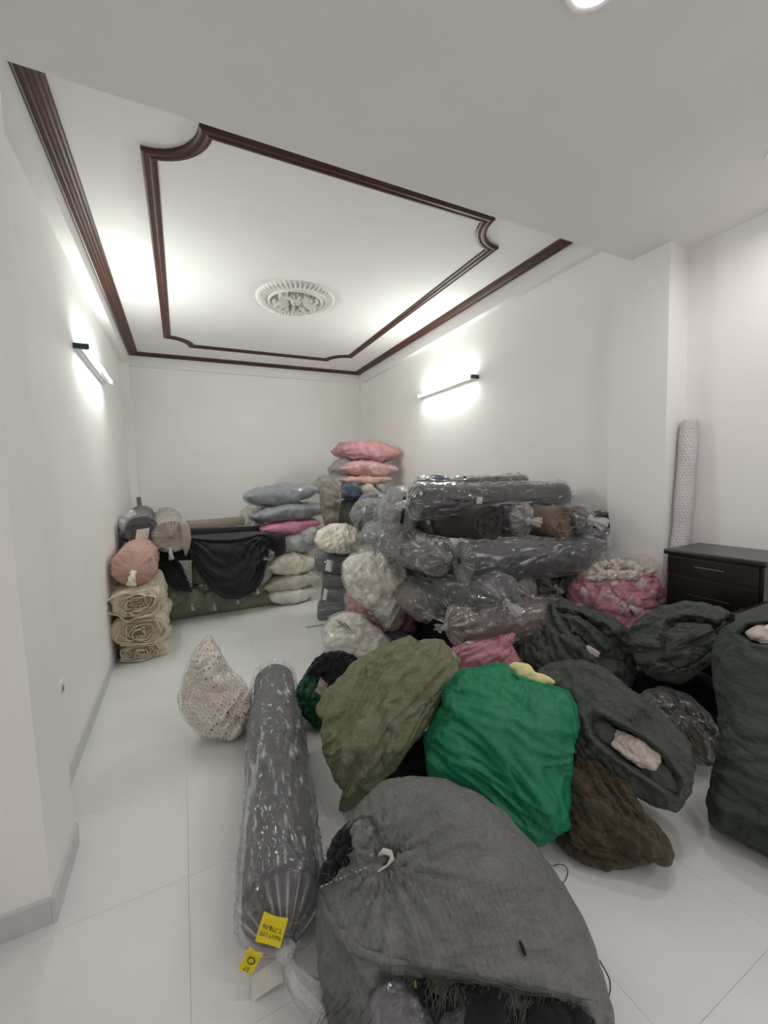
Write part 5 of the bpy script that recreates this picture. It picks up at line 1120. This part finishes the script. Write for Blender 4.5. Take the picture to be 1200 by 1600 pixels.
knot(T, A+[0, -.085, -.03], (0, -1, 0), (-.15, -.1, -1), .028, .12, 6, m_plain('white_tail', srgb((222, 218, 208)), .6), name='tied_end', label='white tied tail'); T.build()

# ================================================================== cabinet, bubble wrap roll, small things
W_cab = m_wood('cabinet_wood', srgb((27, 17, 17)), .32, (1, 1, 1), .4); M_brass = m_plain('pale_metal', srgb((150, 140, 120)), .3, 1.)
T = Thing('wooden_cabinet', 'dark wooden cabinet with a drawer against the right wall', 'cabinet')
x0, x1, y0, y1, zt = 2.845, 3.222, 1.075, 1.575, 1.08
V, F, t3 = bbox(x0, x1, y0, y1, .0, zt-.03, .003); T.add('carcass', V, F, W_cab, False, t3)
V, F, t3 = bbox(x0-.035, x1+.002, y0-.02, y1+.012, zt-.034, zt, .010); T.add('table_top', V, F, W_cab, False, t3)
V, F, t3 = bbox(x0-.018, x0+.002, y0+.02, y1-.008, .925, zt-.045, .003); dr = T.add('drawer', V, F, W_cab, False, t3)
yc = (y0+y1)/2+.0; V, F = join([tube([[x0-.036, yc-.075, .99], [x0-.036, yc+.075, .99]], .004, 8, False)[:2]]+[tube([[x0-.018, yy, .99], [x0-.036, yy, .99]], .004, 8, False)[:2] for yy in (yc-.045, yc+.045)])
T.add('handle', V, F, M_brass, True, label='pale metal bar handle', under=dr)
V, F, t3 = bbox(x0-.018, x0+.002, y0+.02, y1-.008, .06, .915, .003); do = T.add('door', V, F, W_cab, False, t3)
pf = [(0, -.018), (.018, -.006), (.04, -.006), (.062, -.020), (.30, -.020)]; ya, yb, za, zb_ = y0+.085, y1-.07, .12, .865; V = []
for o_, dx in pf[:4]: V += [[x0+dx, ya+o_, za+o_], [x0+dx, yb-o_, za+o_], [x0+dx, yb-o_, zb_-o_], [x0+dx, ya+o_, zb_-o_]]
F = [[k*4+i, k*4+(i+1) % 4, (k+1)*4+(i+1) % 4, (k+1)*4+i] for k in range(3) for i in range(4)]+[[12, 13, 14, 15]]
T.add('raised_panel', V, F, W_cab, False, None, under=do)
V, F, t3 = bbox(2.45, 2.835, 1.035, 1.06, .05, .862, .004); od = T.add('open_door', V, F, W_cab, False, t3, label='cabinet door standing open')
V, F, t3 = tube([[2.62, 1.062, .84], [2.62, 1.085, .84]], .009, 10); T.add('knob', V, F, M_brass, True, t3, under=od)
T.build((3.03, 1.33, 0))
T = Thing('bubble_wrap_roll', 'tall roll of bubble wrap leaning in the corner behind the cabinet', 'roll')
def bubble(): 
    A, B = np.array([2.99, 1.64, .0]), np.array([3.165, 1.635, 1.925]); d = nrm(B-A); L = np.linalg.norm(B-A); nu, nv = 90, 700
    s = np.linspace(0, L, nv); th = np.arange(nu)/nu*2*PI; Z, TH = np.meshgrid(s, th, indexing='ij'); r = .05
    b = np.maximum(0, np.cos(TH*15+(np.floor(Z/.021) % 2)*PI))*np.abs(np.sin(Z/.021*PI)); R = r*(1+.05*fbm(np.stack([Z*.6, np.cos(TH)*.05, np.sin(TH)*.05], -1), 4, 3, 2))+.004*b**.6
    return place(A, d, np.stack([Z, R*np.cos(TH), R*np.sin(TH)], -1)), nv, nu, A, B, d
W_, nv, nu, A, B, d = bubble()
M_bub = m_bagged('bubble_wrap', (.58, .55, .55, 1), .08, .7, 40, .3, .2, rough=.4); T.add('wound_sheet', W_, gridF(nv, nu, True), M_bub)
spiral_end(T, 'wound_layers', M_bub, B, -d, .05, 5, .03, .003, 3); T.build()
M_bk = m_plain('dark_wire', srgb((52, 54, 52)), .6)
def wire(label, pts, r=.0016, name='wire'):
    T = Thing(name, label, 'wire'); P = np.array(pts); t = np.linspace(0, 1, len(P)); tt = np.linspace(0, 1, 30); k = np.stack([np.interp(tt, t, P[:, i]) for i in range(3)], -1)
    for _ in range(2): k[1:-1] = (k[:-2]+k[1:-1]*2+k[2:])/4
    V, F, t3 = tube(k, r, 6); T.add('wire', V, F, M_bk, True, t3); T.build()
wire('bent dark wire loop on the floor right of the charcoal sack', [onz(x, y, .003+.02*(y < 1355)) for x, y in [(864,1353),(872,1350),(883,1352),(888,1360),(886,1370),(881,1379)]])
wire('short black cord lying beside the white cloth bag', [onz(x, y, .004) for x, y in [(478,980),(488,979),(498,977),(507,976)]], .003)
wire('thin curved wire near the right side of the charcoal sack', [onz(x, y, .003) for x, y in [(937,1500),(946,1516),(953,1530),(954,1545),(951,1558)]])
